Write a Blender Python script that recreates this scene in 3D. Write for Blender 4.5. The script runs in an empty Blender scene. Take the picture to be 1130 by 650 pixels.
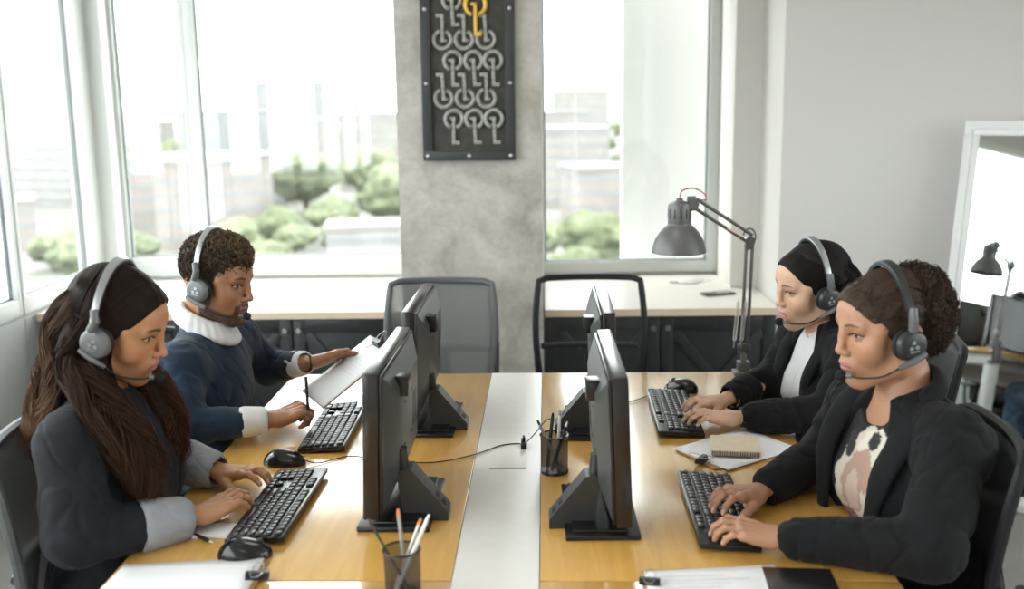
import bpy, bmesh, math, random
import numpy as np
from mathutils import Vector, Matrix, Euler
random.seed(7); np.random.seed(7)
SC = bpy.context.scene
COL = SC.collection
PI = math.pi
R_ = math.radians
V = lambda *a: np.array(a, dtype=float)

# ---------------------------------------------------------------- materials
def new_mat(name):
    m = bpy.data.materials.new(name); m.use_nodes = True
    nt = m.node_tree; nt.nodes.clear()
    out = nt.nodes.new('ShaderNodeOutputMaterial')
    b = nt.nodes.new('ShaderNodeBsdfPrincipled')
    nt.links.new(b.outputs[0], out.inputs[0])
    return m, nt, b
def pbr(name, col, rough=.5, metal=0, bump=0, bscale=60, var=0, vscale=8, coat=0, spec=None, sheen=0, alpha=1, emit=None, stretch=None, detail=4, croug=.1):
    m, nt, b = new_mat(name)
    b.inputs['Base Color'].default_value = (*col, 1)
    b.inputs['Roughness'].default_value = rough
    b.inputs['Metallic'].default_value = metal
    if coat: b.inputs['Coat Weight'].default_value = coat; b.inputs['Coat Roughness'].default_value = croug
    if spec is not None: b.inputs['Specular IOR Level'].default_value = spec
    if sheen: b.inputs['Sheen Weight'].default_value = sheen; b.inputs['Sheen Roughness'].default_value = .5
    if alpha < 1: b.inputs['Alpha'].default_value = alpha
    if emit: b.inputs['Emission Color'].default_value = (*emit[0], 1); b.inputs['Emission Strength'].default_value = emit[1]
    tc = nt.nodes.new('ShaderNodeTexCoord'); mp = nt.nodes.new('ShaderNodeMapping')
    nt.links.new(tc.outputs['Object'], mp.inputs[0])
    if stretch: mp.inputs['Scale'].default_value = stretch
    if var:
        n = nt.nodes.new('ShaderNodeTexNoise'); n.inputs['Scale'].default_value = vscale; n.inputs['Detail'].default_value = detail
        nt.links.new(mp.outputs[0], n.inputs['Vector'])
        r = nt.nodes.new('ShaderNodeValToRGB')
        r.color_ramp.elements[0].position = .3; r.color_ramp.elements[1].position = .7
        r.color_ramp.elements[0].color = (*[max(0, c*(1-var)) for c in col], 1)
        r.color_ramp.elements[1].color = (*[min(1, c*(1+var)) for c in col], 1)
        nt.links.new(n.outputs['Fac'], r.inputs[0]); nt.links.new(r.outputs[0], b.inputs['Base Color'])
    if bump:
        n2 = nt.nodes.new('ShaderNodeTexNoise'); n2.inputs['Scale'].default_value = bscale; n2.inputs['Detail'].default_value = 5
        nt.links.new(mp.outputs[0], n2.inputs['Vector'])
        bp = nt.nodes.new('ShaderNodeBump'); bp.inputs['Strength'].default_value = bump; bp.inputs['Distance'].default_value = .01
        nt.links.new(n2.outputs['Fac'], bp.inputs['Height']); nt.links.new(bp.outputs[0], b.inputs['Normal'])
    return m
def skin_mat(name):
    m, nt, b = new_mat(name)
    a = nt.nodes.new('ShaderNodeAttribute'); a.attribute_name = 'Col'
    nt.links.new(a.outputs['Color'], b.inputs['Base Color'])
    b.inputs['Roughness'].default_value = .48
    b.inputs['Subsurface Weight'].default_value = .12
    b.inputs['Subsurface Radius'].default_value = (.012, .005, .003)
    b.inputs['Subsurface Scale'].default_value = .6
    n = nt.nodes.new('ShaderNodeTexNoise'); n.inputs['Scale'].default_value = 400
    tc = nt.nodes.new('ShaderNodeTexCoord'); nt.links.new(tc.outputs['Object'], n.inputs['Vector'])
    bp = nt.nodes.new('ShaderNodeBump'); bp.inputs['Strength'].default_value = .12; bp.inputs['Distance'].default_value = .002
    nt.links.new(n.outputs['Fac'], bp.inputs['Height']); nt.links.new(bp.outputs[0], b.inputs['Normal'])
    return m
def attr_mat(name, rough=.5, spec=.5, sheen=0):
    m, nt, b = new_mat(name)
    a = nt.nodes.new('ShaderNodeAttribute'); a.attribute_name = 'Col'
    nt.links.new(a.outputs['Color'], b.inputs['Base Color'])
    b.inputs['Roughness'].default_value = rough; b.inputs['Specular IOR Level'].default_value = spec
    if sheen: b.inputs['Sheen Weight'].default_value = sheen
    return m

# ---------------------------------------------------------------- object helpers
def link(name, me, mat=None, parent=None):
    o = bpy.data.objects.new(name, me); COL.objects.link(o)
    if mat is not None:
        for mm in (mat if isinstance(mat, (list, tuple)) else [mat]): me.materials.append(mm)
    if parent is not None: o.parent = parent
    return o
def tag(o, label=None, cat=None, group=None, kind=None):
    if label: o['label'] = label
    if cat: o['category'] = cat
    if group: o['group'] = group
    if kind: o['kind'] = kind
    return o
def empty(name, loc=(0, 0, 0), rz=0, label=None, cat=None, group=None):
    o = bpy.data.objects.new(name, None); COL.objects.link(o)
    o.empty_display_size = .05; o.location = loc; o.rotation_euler = (0, 0, rz)
    return tag(o, label, cat, group)
def copy_tree(o, parent=None):
    c = o.copy(); COL.objects.link(c)
    if parent is not None:
        c.parent = parent
    for ch in [x for x in COL.objects if x.parent == o]: copy_tree(ch, c)
    return c
class MB:
    """collects shapes and links them as one mesh object"""
    def __init__(s): s.bm = bmesh.new(); s.mi = 0
    def _fin(s, r, M):
        vs = r['verts'] if isinstance(r, dict) else r
        bmesh.ops.transform(s.bm, matrix=M, verts=vs)
        fs = set(f for v in vs for f in v.link_faces)
        for f in fs: f.material_index = s.mi
        return vs
    def box(s, lo, hi, bev=0, M=None, seg=2):
        lo = Vector(lo); hi = Vector(hi)
        r = bmesh.ops.create_cube(s.bm, size=1)
        sz = hi-lo
        vs = s._fin(r, Matrix.Translation((lo+hi)/2) @ Matrix.Diagonal((sz.x, sz.y, sz.z, 1)))
        if bev:
            es = list({e for v in vs for e in v.link_edges})
            rr = bmesh.ops.bevel(s.bm, geom=es, offset=bev, segments=seg, affect='EDGES', profile=.6)
            vs = list({v for f in rr['faces'] for v in f.verts} | {v for v in vs if v.is_valid})
            for f in {f for v in vs for f in v.link_faces}: f.material_index = s.mi
        if M is not None: bmesh.ops.transform(s.bm, matrix=M, verts=vs)
        return s
    def cyl(s, a, b, r, r2=None, n=20, caps=True):
        a = Vector(a); b = Vector(b); d = b-a
        q = d.to_track_quat('Z', 'Y').to_matrix().to_4x4()
        rr = bmesh.ops.create_cone(s.bm, cap_ends=caps, segments=n, radius1=r, radius2=r if r2 is None else r2, depth=d.length)
        s._fin(rr, Matrix.Translation((a+b)/2) @ q); return s
    def sph(s, c, r, M=None, n=16):
        rr = bmesh.ops.create_uvsphere(s.bm, u_segments=n*2, v_segments=n, radius=1)
        r = r if isinstance(r, (tuple, list)) else (r, r, r)
        s._fin(rr, Matrix.Translation(c) @ (M or Matrix.Identity(4)) @ Matrix.Diagonal((*r, 1))); return s
    def tube(s, pts, r, n=8, closed=False, caps=True):
        pts = [Vector(p) for p in pts]; N = len(pts)
        rad = r if isinstance(r, (list, tuple)) else [r]*N
        rings = []; up = None
        for i, p in enumerate(pts):
            t = (pts[(i+1) % N]-pts[i-1]) if closed else (pts[min(i+1, N-1)]-pts[max(i-1, 0)])
            t.normalize()
            if up is None: up = t.orthogonal().normalized()
            up = (up-t*up.dot(t))
            up = up.normalized() if up.length > 1e-6 else t.orthogonal().normalized()
            w = t.cross(up)
            rings.append([s.bm.verts.new(p+(up*math.cos(2*PI*k/n)+w*math.sin(2*PI*k/n))*rad[i]) for k in range(n)])
        for i in range(N if closed else N-1):
            A = rings[i]; B = rings[(i+1) % N]
            for k in range(n):
                f = s.bm.faces.new((A[k], A[(k+1) % n], B[(k+1) % n], B[k])); f.material_index = s.mi
        if caps and not closed:
            f = s.bm.faces.new(rings[0][::-1]); f.material_index = s.mi
            f = s.bm.faces.new(rings[-1]); f.material_index = s.mi
        return s
    def lathe(s, prof, c=(0, 0, 0), n=32, M=None):
        """profile of (r,z)"""
        rings = []
        M = M or Matrix.Identity(4)
        for (r, z) in prof:
            if r < 1e-6: rings.append([s.bm.verts.new(M @ (Vector((0, 0, z))+Vector(c)))])
            else: rings.append([s.bm.verts.new(M @ (Vector((r*math.cos(2*PI*k/n), r*math.sin(2*PI*k/n), z))+Vector(c))) for k in range(n)])
        for A, B in zip(rings, rings[1:]):
            for k in range(n):
                k2 = (k+1) % n
                q = [A[k % len(A)], A[k2 % len(A)], B[k2 % len(B)], B[k % len(B)]]
                q2 = []
                for v in q:
                    if v not in q2: q2.append(v)
                if len(q2) > 2:
                    f = s.bm.faces.new(q2); f.material_index = s.mi
        return s
    def prism(s, poly, z0, z1, M=None):
        """extrude a 2-D polygon (x,y) from z0 to z1"""
        M = M or Matrix.Identity(4)
        a = [s.bm.verts.new(M @ Vector((x, y, z0))) for x, y in poly]
        b = [s.bm.verts.new(M @ Vector((x, y, z1))) for x, y in poly]
        n = len(poly)
        for f in [a[::-1], b]+[[a[i], a[(i+1) % n], b[(i+1) % n], b[i]] for i in range(n)]:
            f = s.bm.faces.new(f); f.material_index = s.mi
        return s
    def build(s, name, mat=None, parent=None, smooth=True, ang=40):
        bmesh.ops.recalc_face_normals(s.bm, faces=s.bm.faces)
        me = bpy.data.meshes.new(name)
        if smooth:
            for f in s.bm.faces: f.smooth = True
            for e in s.bm.edges:
                if len(e.link_faces) == 2 and e.calc_face_angle(0) > R_(ang): e.smooth = False
        s.bm.to_mesh(me); s.bm.free()
        return link(name, me, mat, parent)
def spline(pts, n=8):
    """Catmull-Rom through points"""
    P = [np.array(p, float) for p in pts]; P = [2*P[0]-P[1]]+P+[2*P[-1]-P[-2]]
    out = []
    for i in range(1, len(P)-2):
        for k in range(n):
            t = k/n
            out.append(.5*((2*P[i])+(-P[i-1]+P[i+1])*t+(2*P[i-1]-5*P[i]+4*P[i+1]-P[i+2])*t*t+(-P[i-1]+3*P[i]-3*P[i+1]+P[i+2])*t**3))
    out.append(P[-2]); return out

# ---------------------------------------------------------------- implicit-surface sculpting
class SDF:
    def __init__(s, lo, hi, h, big=.06):
        s.lo = np.array(lo, float); s.h = h
        s.n = (np.ceil((np.array(hi)-s.lo)/h).astype(int)+1)
        s.d = np.full(s.n, big, np.float32); s.big = big
    def region(s, lo, hi, m):
        a = np.clip(np.floor((np.array(lo)-m-s.lo)/s.h).astype(int), 0, s.n); b = np.clip(np.ceil((np.array(hi)+m-s.lo)/s.h).astype(int)+1, 0, s.n)
        if np.any(b <= a): return None
        sl = tuple(slice(a[i], b[i]) for i in range(3))
        g = np.meshgrid(*[(s.lo[i]+s.h*np.arange(a[i], b[i])).astype(np.float32) for i in range(3)], indexing='ij')
        return sl, g
    def apply(s, lo, hi, fn, k=0, mode='u'):
        m = 2.2*max(k, 0)+3*s.h+.006
        r = s.region(lo, hi, m)
        if r is None: return s
        sl, g = r; e = fn(*g); d = s.d[sl]
        if mode == 's': e = -e
        if mode == 'u':
            if k > 0:
                w = np.maximum(k-np.abs(d-e), 0)/k; s.d[sl] = np.minimum(d, e)-w*w*k*.25
            else: s.d[sl] = np.minimum(d, e)
        elif mode == 's':
            if k > 0:
                w = np.maximum(k-np.abs(d-e), 0)/k; s.d[sl] = np.maximum(d, e)+w*w*k*.25
            else: s.d[sl] = np.maximum(d, e)
        return s
    def ell(s, c, r, k=0, mode='u', M=None):
        c = np.array(c, float); r = np.array(r, float) if np.ndim(r) else np.array([r]*3, float)
        R = np.max(r); R3 = np.array(M)[:3, :3] if M is not None else None
        def fn(x, y, z):
            x = x-c[0]; y = y-c[1]; z = z-c[2]
            if R3 is not None: x, y, z = (R3[0, 0]*x+R3[1, 0]*y+R3[2, 0]*z, R3[0, 1]*x+R3[1, 1]*y+R3[2, 1]*z, R3[0, 2]*x+R3[1, 2]*y+R3[2, 2]*z)
            k0 = np.sqrt((x/r[0])**2+(y/r[1])**2+(z/r[2])**2); k1 = np.sqrt((x/r[0]**2)**2+(y/r[1]**2)**2+(z/r[2]**2)**2)
            return k0*(k0-1)/np.maximum(k1, 1e-6)
        rr = r if R3 is None else np.array([R]*3)
        return s.apply(c-rr, c+rr, fn, k, mode)
    def cap(s, a, b, ra, rb=None, k=0, mode='u', flat=None):
        """tapered capsule; flat=(axis vector, factor) squashes it along an axis"""
        a = np.array(a, float); b = np.array(b, float); rb = ra if rb is None else rb
        ab = b-a; L2 = max(float(ab@ab), 1e-9)
        def fn(x, y, z):
            px = x-a[0]; py = y-a[1]; pz = z-a[2]
            t = np.clip((px*ab[0]+py*ab[1]+pz*ab[2])/L2, 0, 1)
            dx = px-ab[0]*t; dy = py-ab[1]*t; dz = pz-ab[2]*t
            if flat is not None:
                ax, f = flat; q = dx*ax[0]+dy*ax[1]+dz*ax[2]
                dx = dx+ax[0]*q*(f-1); dy = dy+ax[1]*q*(f-1); dz = dz+ax[2]*q*(f-1)
            return np.sqrt(dx*dx+dy*dy+dz*dz)-(ra+(rb-ra)*t)
        R = max(ra, rb)
        return s.apply(np.minimum(a, b)-R, np.maximum(a, b)+R, fn, k, mode)
    def chain(s, pts, rs, k=0, mode='u', flat=None):
        for i in range(len(pts)-1): s.cap(pts[i], pts[i+1], rs[i], rs[i+1], k, mode, flat)
        return s
    def box(s, lo, hi, r=0, k=0, mode='u', M=None, c=None):
        """box in a frame M (4x4 local->world); lo/hi are local"""
        lo = np.array(lo, float); hi = np.array(hi, float); cc = (lo+hi)/2; hs = (hi-lo)/2-r
        A = np.array(M) if M is not None else np.eye(4); Ai = np.linalg.inv(A)
        def fn(x, y, z):
            X = Ai[0, 0]*x+Ai[0, 1]*y+Ai[0, 2]*z+Ai[0, 3]-cc[0]; Y = Ai[1, 0]*x+Ai[1, 1]*y+Ai[1, 2]*z+Ai[1, 3]-cc[1]; Z = Ai[2, 0]*x+Ai[2, 1]*y+Ai[2, 2]*z+Ai[2, 3]-cc[2]
            qx = np.abs(X)-hs[0]; qy = np.abs(Y)-hs[1]; qz = np.abs(Z)-hs[2]
            return np.sqrt(np.maximum(qx, 0)**2+np.maximum(qy, 0)**2+np.maximum(qz, 0)**2)+np.minimum(np.maximum(qx, np.maximum(qy, qz)), 0)-r
        w = np.array([(A @ np.array([*[(lo, hi)[(i >> j) & 1][j] for j in range(3)], 1]))[:3] for i in range(8)])
        return s.apply(w.min(0), w.max(0), fn, k, mode)
    def disp(s, fn, band=.03):
        """displace the surface by fn(x,y,z) metres outward"""
        idx = np.nonzero(np.abs(s.d) < band)
        p = [s.lo[i]+s.h*idx[i] for i in range(3)]
        s.d[idx] -= fn(*p).astype(np.float32); return s
    def mesh(s):
        d = s.d.copy(); 
        d[0], d[-1], d[:, 0], d[:, -1], d[:, :, 0], d[:, :, -1] = [s.big]*6
        ins = d < 0
        n = s.n
        cnt = np.zeros(n-1, np.int8)
        for i in (0, 1):
            for j in (0, 1):
                for k in (0, 1): cnt += ins[i:n[0]-1+i, j:n[1]-1+j, k:n[2]-1+k]
        act = (cnt > 0) & (cnt < 8)
        ci = np.nonzero(act); N = len(ci[0])
        ids = np.full(n-1, -1, np.int64); ids[ci] = np.arange(N)
        acc = np.zeros((N, 3)); c = np.zeros(N)
        cor = [(i, j, k) for i in (0, 1) for j in (0, 1) for k in (0, 1)]
        val = {q: d[ci[0]+q[0], ci[1]+q[1], ci[2]+q[2]].astype(float) for q in cor}
        for a in cor:
            for ax in range(3):
                if a[ax] == 0:
                    b = list(a); b[ax] = 1; b = tuple(b)
                    va, vb = val[a], val[b]; m = (va < 0) != (vb < 0)
                    t = np.where(m, va/np.where(m, va-vb, 1), 0)
                    pt = np.array(a, float)[None, :].repeat(N, 0); pt[:, ax] += t
                    acc[m] += pt[m]; c[m] += 1
        v = acc/c[:, None]+np.stack(ci, 1); v = s.lo+v*s.h
        quads = []
        for ax in range(3):
            sl0 = [slice(1, n[i]-1) for i in range(3)]; sl1 = list(sl0); sl0[ax] = slice(0, n[ax]-1); sl1[ax] = slice(1, n[ax])
            A = ins[tuple(sl0)]; B = ins[tuple(sl1)]
            e = np.nonzero(A != B)
            if len(e[0]) == 0: continue
            off = [1, 1, 1]; off[ax] = 0
            p = [e[i]+off[i] for i in range(3)]
            u, w = (ax+1) % 3, (ax+2) % 3
            def g(du, dw):
                q = [x.copy() for x in p]; q[u] = q[u]-du; q[w] = q[w]-dw
                return ids[q[0], q[1], q[2]]
            Q = np.stack([g(1, 1), g(0, 1), g(0, 0), g(1, 0)], 1)
            fl = B[e]
            Q[fl] = Q[fl][:, ::-1]
            quads.append(Q)
        F = np.concatenate(quads)
        F = F[(F >= 0).all(1)]
        return v, F
def np_mesh(name, parts, mat, parent=None, smooth=True):
    """parts: list of (verts, faces(N,4 or N,3), colours or None)"""
    Vs = []; Fl = []; Ls = []; C = []; off = 0
    for v, f, c in parts:
        Vs.append(v); Fl.append((f+off).reshape(-1)); Ls.append(np.full(len(f), f.shape[1])); off += len(v)
        C.append(c if c is not None else np.full((len(v), 3), .5))
    Vs = np.concatenate(Vs).astype(np.float32); Fl = np.concatenate(Fl).astype(np.int32); Ls = np.concatenate(Ls).astype(np.int32); C = np.concatenate(C)
    me = bpy.data.meshes.new(name)
    me.vertices.add(len(Vs)); me.vertices.foreach_set('co', Vs.ravel())
    me.loops.add(len(Fl)); me.loops.foreach_set('vertex_index', Fl)
    me.polygons.add(len(Ls)); me.polygons.foreach_set('loop_start', np.concatenate([[0], np.cumsum(Ls)[:-1]]).astype(np.int32))
    me.polygons.foreach_set('loop_total', Ls)
    me.update(calc_edges=True)
    me.polygons.foreach_set('use_smooth', np.full(len(Ls), smooth))
    a = me.color_attributes.new('Col', 'FLOAT_COLOR', 'POINT')
    a.data.foreach_set('color', np.concatenate([C, np.ones((len(C), 1))], 1).astype(np.float32).ravel())
    me.validate()
    return link(name, me, mat, parent)
def wob(x, y, z, f, seed=0):
    """cheap smooth 3-D noise in -1..1"""
    rs = np.random.RandomState(seed); o = 0
    for i in range(5):
        k = rs.normal(size=3); k /= np.linalg.norm(k); k = k*f*(.7+.6*rs.rand()); k2 = rs.normal(size=3)*f*.5
        o = o+np.sin(k[0]*x+k[1]*y+k[2]*z+rs.rand()*6.3+1.3*np.sin(k2[0]*x+k2[1]*y+k2[2]*z+rs.rand()*6.3))
    return o/3.2
def tubes(paths, rads, n=4, taper=True):
    """many thin tubes at once: paths (S,K,3), rads (S,) -> verts, quads"""
    P = np.asarray(paths, float); S, K, _ = P.shape
    T = np.gradient(P, axis=1); T /= np.maximum(np.linalg.norm(T, axis=2, keepdims=True), 1e-9)
    ref = np.array([.31, .52, .8]); U = np.cross(T, ref); U /= np.maximum(np.linalg.norm(U, axis=2, keepdims=True), 1e-9); W = np.cross(T, U)
    tp = np.ones(K)
    if taper: tp = np.minimum(1, np.linspace(3.0, .15, K)); 
    r = np.asarray(rads)[:, None]*tp[None, :]
    vs = []
    for k in range(n):
        a = 2*PI*k/n
        vs.append(P+(U*math.cos(a)+W*math.sin(a))*r[:, :, None])
    Vv = np.stack(vs, 2).reshape(-1, 3)   # S,K,n
    s = np.arange(S)[:, None, None]; k = np.arange(K-1)[None, :, None]; j = np.arange(n)[None, None, :]
    i0 = (s*K+k)*n+j; i1 = (s*K+k)*n+(j+1) % n
    F = np.stack([i0, i1, i1+n, i0+n], -1).reshape(-1, 4)
    return Vv, F

# ---------------------------------------------------------------- people: heads
def rot(yaw, pit, rol):
    y, p, r = R_(yaw), R_(pit), R_(rol)
    return np.array(Matrix.Rotation(y, 3, 'Z') @ Matrix.Rotation(p, 3, 'Y') @ Matrix.Rotation(r, 3, 'X'))
def ss(a, b, x): t = np.clip((x-a)/(b-a), 0, 1); return t*t*(3-2*t)
def make_head(skin, lip, brow, jaw=1., nose=1., lips=1., beard=0, browk=1., h=.0016, neck_r=.054, cheek=1., eyeopen=1., sockets=None, nlen=1.):
    """face looks along +x, left is +y; origin between the ears; returns verts, faces, colours in metres"""
    s = SDF((-.125, -.105, -.2), (.145, .105, .15), h, big=.05)
    s.ell((-.012, 0, .042), (.096, .0755, .083))
    s.ell((.052, 0, .052), (.048, .06, .052), k=.03)
    s.ell((.045, 0, -.025), (.05, .054*jaw, .072), k=.03)
    s.ell((.068, 0, -.055), (.034, .034*jaw, .042), k=.02)
    for y in (-1, 1):
        s.cap((-.002, y*.055*jaw, -.03), (.008, y*.052*jaw, -.06), .017, .014, k=.03)
        s.cap((.008, y*.052*jaw, -.06), (.075, y*.017*jaw, -.093), .014, .013, k=.024)
        s.ell((.064, y*.045*cheek, -.018), (.022, .020, .022), k=.026)
        s.cap((.089, y*.012, .036), (.081, y*.044, .036), .0085, .007, k=.016)
        s.cap((.05, y*.062, .03), (.06, y*.055, .0), .012, .012, k=.02)
    s.ell((.08, 0, -.09), (.0155, .018*jaw, .014), k=.018)
    s.ell((.085, 0, -.052), (.017, .026, .024), k=.016)
    # neck
    s.cap((-.02, 0, -.02), (-.035, 0, -.2), neck_r*.98, neck_r*1.03, k=.03, flat=((1, 0, 0), .92))
    for y in (-1, 1): # eye sockets
        s.ell((.103, y*.032, .018), (.018, .0185, .0125), k=.014, mode='s')
        s.ell((.0775, y*.0315, .0185), (.0125, .0145, .0125), k=.002)      # eyeball with lids
        # upper lid fold
        s.chain([(.083, y*.016, .022), (.0885, y*.027, .0285), (.0865, y*.038, .0275), (.079, y*.046, .0195)], [.0024, .0028, .0028, .0022], k=.004)
        s.chain([(.083, y*.017, .0155), (.086, y*.028, .0095), (.083, y*.040, .0105)], [.0018, .0022, .0018], k=.004)
    # nose
    s.cap((.093, 0, .034), (.098, 0, .02), .0065*nose, .0065*nose, k=.012)
    s.cap((.098, 0, .02), (.1085+.004*nlen, 0, -.012), .0065*nose, .0082*nose, k=.010)
    s.ell((.111+.004*nlen, 0, -.017), (.0092, .0095*nose, .0085), k=.006)
    for y in (-1, 1):
        s.ell((.1025, y*.0115*nose, -.021), (.0095, .0062*nose, .0068), k=.006)
        s.ell((.107, y*.0062*nose, -.0285), (.004, .0026, .0025), k=.002, mode='s')
    s.cap((.100, 0, -.028), (.1015, 0, -.041), .004, .005, k=.008)
    # lips
    L = lips
    for y in (-1, 1):
        s.chain([(.1025, 0, -.0460), (.1018, y*.009, -.0452), (.093, y*.0225, -.0525)], [.0046*L, .0048*L, .0022], k=.006)
        s.chain([(.1008, 0, -.0585), (.0995, y*.009, -.058), (.0925, y*.021, -.0535)], [.0056*L, .0050*L, .0022], k=.005)
        s.chain([(.1075, 0, -.0520), (.1045, y*.011, -.0522), (.0945, y*.0245, -.0532)], [.0014, .0014, .0012], k=.0025, mode='s')
    s.cap((.1035, -.012, -.0712), (.1035, .012, -.0712), .005, .005, k=.010, mode='s')
    for y in (-1, 1): # ears
        s.ell((-.012, y*.0775, .004), (.021, .0055, .032), k=.006, M=Matrix.Rotation(R_(-y*18), 4, 'Z') @ Matrix.Rotation(R_(-12), 4, 'Y'))
        s.ell((-.010, y*.0835, .006), (.012, .004, .019), k=.004, mode='s', M=Matrix.Rotation(R_(-y*18), 4, 'Z'))
        s.ell((-.004, y*.077, -.027), (.009, .006, .009), k=.006)
    if beard:
        s.disp(lambda x, y, z: .0012*ss(.024, .010, z+.07+.36*x)*ss(-.02, -.01, z+.07+.36*x)*ss(.0, .03, x)*ss(-.03,-.04,z)*(1+.5*wob(x, y, z, 900, 3)), .02)
    v, f = s.mesh()
    x, y, z = v.T; ay = np.abs(y)
    c = np.tile(np.array(skin, float), (len(v), 1))
    def mix(col, w): 
        nonlocal c
        w = np.clip(w, 0, 1)[:, None]; c = c*(1-w)+np.array(col)*w
    # natural skin variation
    c *= (1+.05*wob(x, y, z, 45, 5))[:, None]
    red = np.array(skin)*np.array([1.05, .82, .78])
    mix(red, .5*np.exp(-(((x-.07)/.03)**2+((ay-.045)/.018)**2+((z+.02)/.02)**2)))
    mix(red, .45*np.exp(-(((x-.115)/.012)**2+(ay/.014)**2+((z+.018)/.012)**2)))
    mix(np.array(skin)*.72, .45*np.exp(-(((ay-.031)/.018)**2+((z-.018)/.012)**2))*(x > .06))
    # lips
    zc = -.052-.0008
    up = ss(0, .0015, (-.0395-.10*ay-.004*ss(.004, 0, ay)*1.0)-z)*ss(0, .0015, z+.0525)
    lo_ = ss(0, .0015, z+.0665-.25*np.maximum(ay-.006, 0))*ss(0, .0015, -.052-z)
    w = np.maximum(up, lo_)*ss(.024, .020, ay)*(x > .085)
    mix(lip, w*.9)
    mix(np.array(lip)*.3, ss(.0016, .0006, np.abs(z+.0522+.03*np.maximum(ay-.004, 0)))*ss(.024, .021, ay)*(x > .09))
    # nostrils: darkness of the holes painted into the skin colour
    mix(np.array(skin)*.25, ss(.0046, .0028, np.sqrt((ay-.0062*nose)**2+((z+.0265)*1.2)**2+((x-.108)*.7)**2)))
    # eyes: almond
    u = (ay-.0315)/.0155
    topz = .0188+.0062*eyeopen*(1-np.minimum(u*u, 1))+.0012*u; botz = .0178-.0042*eyeopen*(1-np.minimum(u*u, 1))+.0012*u
    ins = ss(-.0004, .0006, np.minimum(topz-z, z-botz))*(np.abs(u) < 1)*(x > .06)
    mix((.52, .48, .45), ins*.9)
    di = np.sqrt((ay-.0315)**2+(z-.0182)**2)
    mix((.030, .015, .008), ins*ss(.0080, .0068, di))
    mix((.005, .005, .005), ins*ss(.0028, .0022, di))
    mix((.6, .6, .6), ins*.6*ss(.0010, .0005, np.sqrt((ay-.0335)**2+(z-.0205)**2)))  # glint of light painted onto the iris
    mix((.02, .012, .01), ss(.0028, .0014, np.abs(z-topz-.0006))*(np.abs(u) < 1.2)*(x > .06)*.95)
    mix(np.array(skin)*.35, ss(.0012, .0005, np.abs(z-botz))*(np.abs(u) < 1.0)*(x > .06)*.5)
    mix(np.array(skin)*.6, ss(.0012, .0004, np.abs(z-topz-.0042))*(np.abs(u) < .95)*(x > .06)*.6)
    # brows
    bz = .0385+.0045*np.sin(np.clip((ay-.012)/.04, 0, 1)*PI*.85)
    bw = ss(.0042*browk, .0018*browk, np.abs(z-bz)*(1+.8*ss(.03, .05, ay)))*ss(.010, .015, ay)*ss(.054, .046, ay)*(x > .04)
    mix(brow, bw*1.0*(.8+.2*wob(x, y, z, 1500, 9)))
    if beard:
        t = z+.070+.36*x                                    # height above the jaw edge
        sb = ss(.050, .060, ay)*ss(-.004, .006, x)*ss(.034, .024, x)*ss(.03, .015, z)*ss(-.002, .006, t)
        mou = ss(.0062, .0036, np.abs(z+.0372+.12*ay))*ss(.030, .024, ay)*(x > .082)
        cor = ss(.0075, .0045, np.abs(ay-.029))*ss(-.036, -.042, z)*(x > .07)*ss(-.09, -.08, z)
        side = ss(.034, .020, t)*ss(-.024, -.012, t)*ss(-.006, .004, x)
        chinb = ss(-.0665, -.070, z)*(x > .07)*ss(-.024, -.012, t)
        w2 = np.maximum.reduce([sb, mou, chinb, side, cor])*(1-np.clip(w*1.3, 0, 1))
        mix(beard, np.clip(w2*(.85+.25*wob(x, y, z, 1800, 4)), 0, 1)*.97)
    # soft underside fold
    return v, f, c

# ---------------------------------------------------------------- people: hands
def hand_paths(W, u, n, side, curl, spread=1., size=1., thumb=(35, -20, 15), lift=0):
    """finger joints in world space. W wrist, u forward, n back-of-hand normal, side +1: thumb towards n x u ... """
    u = np.array(u, float); u /= np.linalg.norm(u); n = np.array(n, float); n -= u*(n@u); n /= np.linalg.norm(n)
    v = np.cross(n, u)*side            # towards the thumb
    P = lambda a, b, c: np.array(W)+(u*a+v*b+n*c)*size
    base = [(.084, .030), (.090, .0095), (.085, -.0105), (.076, -.029)]
    ln = [.069, .077, .071, .055]; rad = [.0086, .0088, .0083, .0074]
    out = []
    for i in range(4):
        a0 = base[i]; c = curl[i]
        fan = (base[i][1]/.03)*R_(5.5)*spread
        d = u*math.cos(fan)+v*math.sin(fan)
        ang = 0; p = P(a0[0], a0[1], .002); pts = [P(a0[0]*.55, a0[1]*.8, .0), p]
        for seg, (q, fr) in enumerate(zip(c, (.45, .31, .24))):
            ang += R_(q); dd = d*math.cos(ang)-n*math.sin(ang)
            p = p+dd*ln[i]*fr*size; pts.append(p)
        r = rad[i]*size
        out.append((pts, [r*1.0, r*1.08, r*.98, r*.9, r*.72]))
    t0 = P(.018, .020, -.006); a, b, c = [R_(x) for x in thumb]
    d1 = u*math.cos(a)+v*math.sin(a)*math.cos(b)+n*math.sin(a)*math.sin(b); d1 /= np.linalg.norm(d1)
    t1 = t0+d1*.043*size
    d2 = u*math.cos(a-c)+v*math.sin(a-c)*math.cos(b)+n*math.sin(a-c)*math.sin(b); d2 /= np.linalg.norm(d2)
    t2 = t1+d2*.034*size
    d3 = u*math.cos(a-2*c)+v*math.sin(a-2*c)*math.cos(b)+n*math.sin(a-2*c)*math.sin(b); d3 /= np.linalg.norm(d3)
    t3 = t2+d3*.026*size
    out.append(([t0, t1, t2, t3], [.013*size, .0118*size, .0102*size, .0078*size]))
    return out, P, u, v, n
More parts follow.
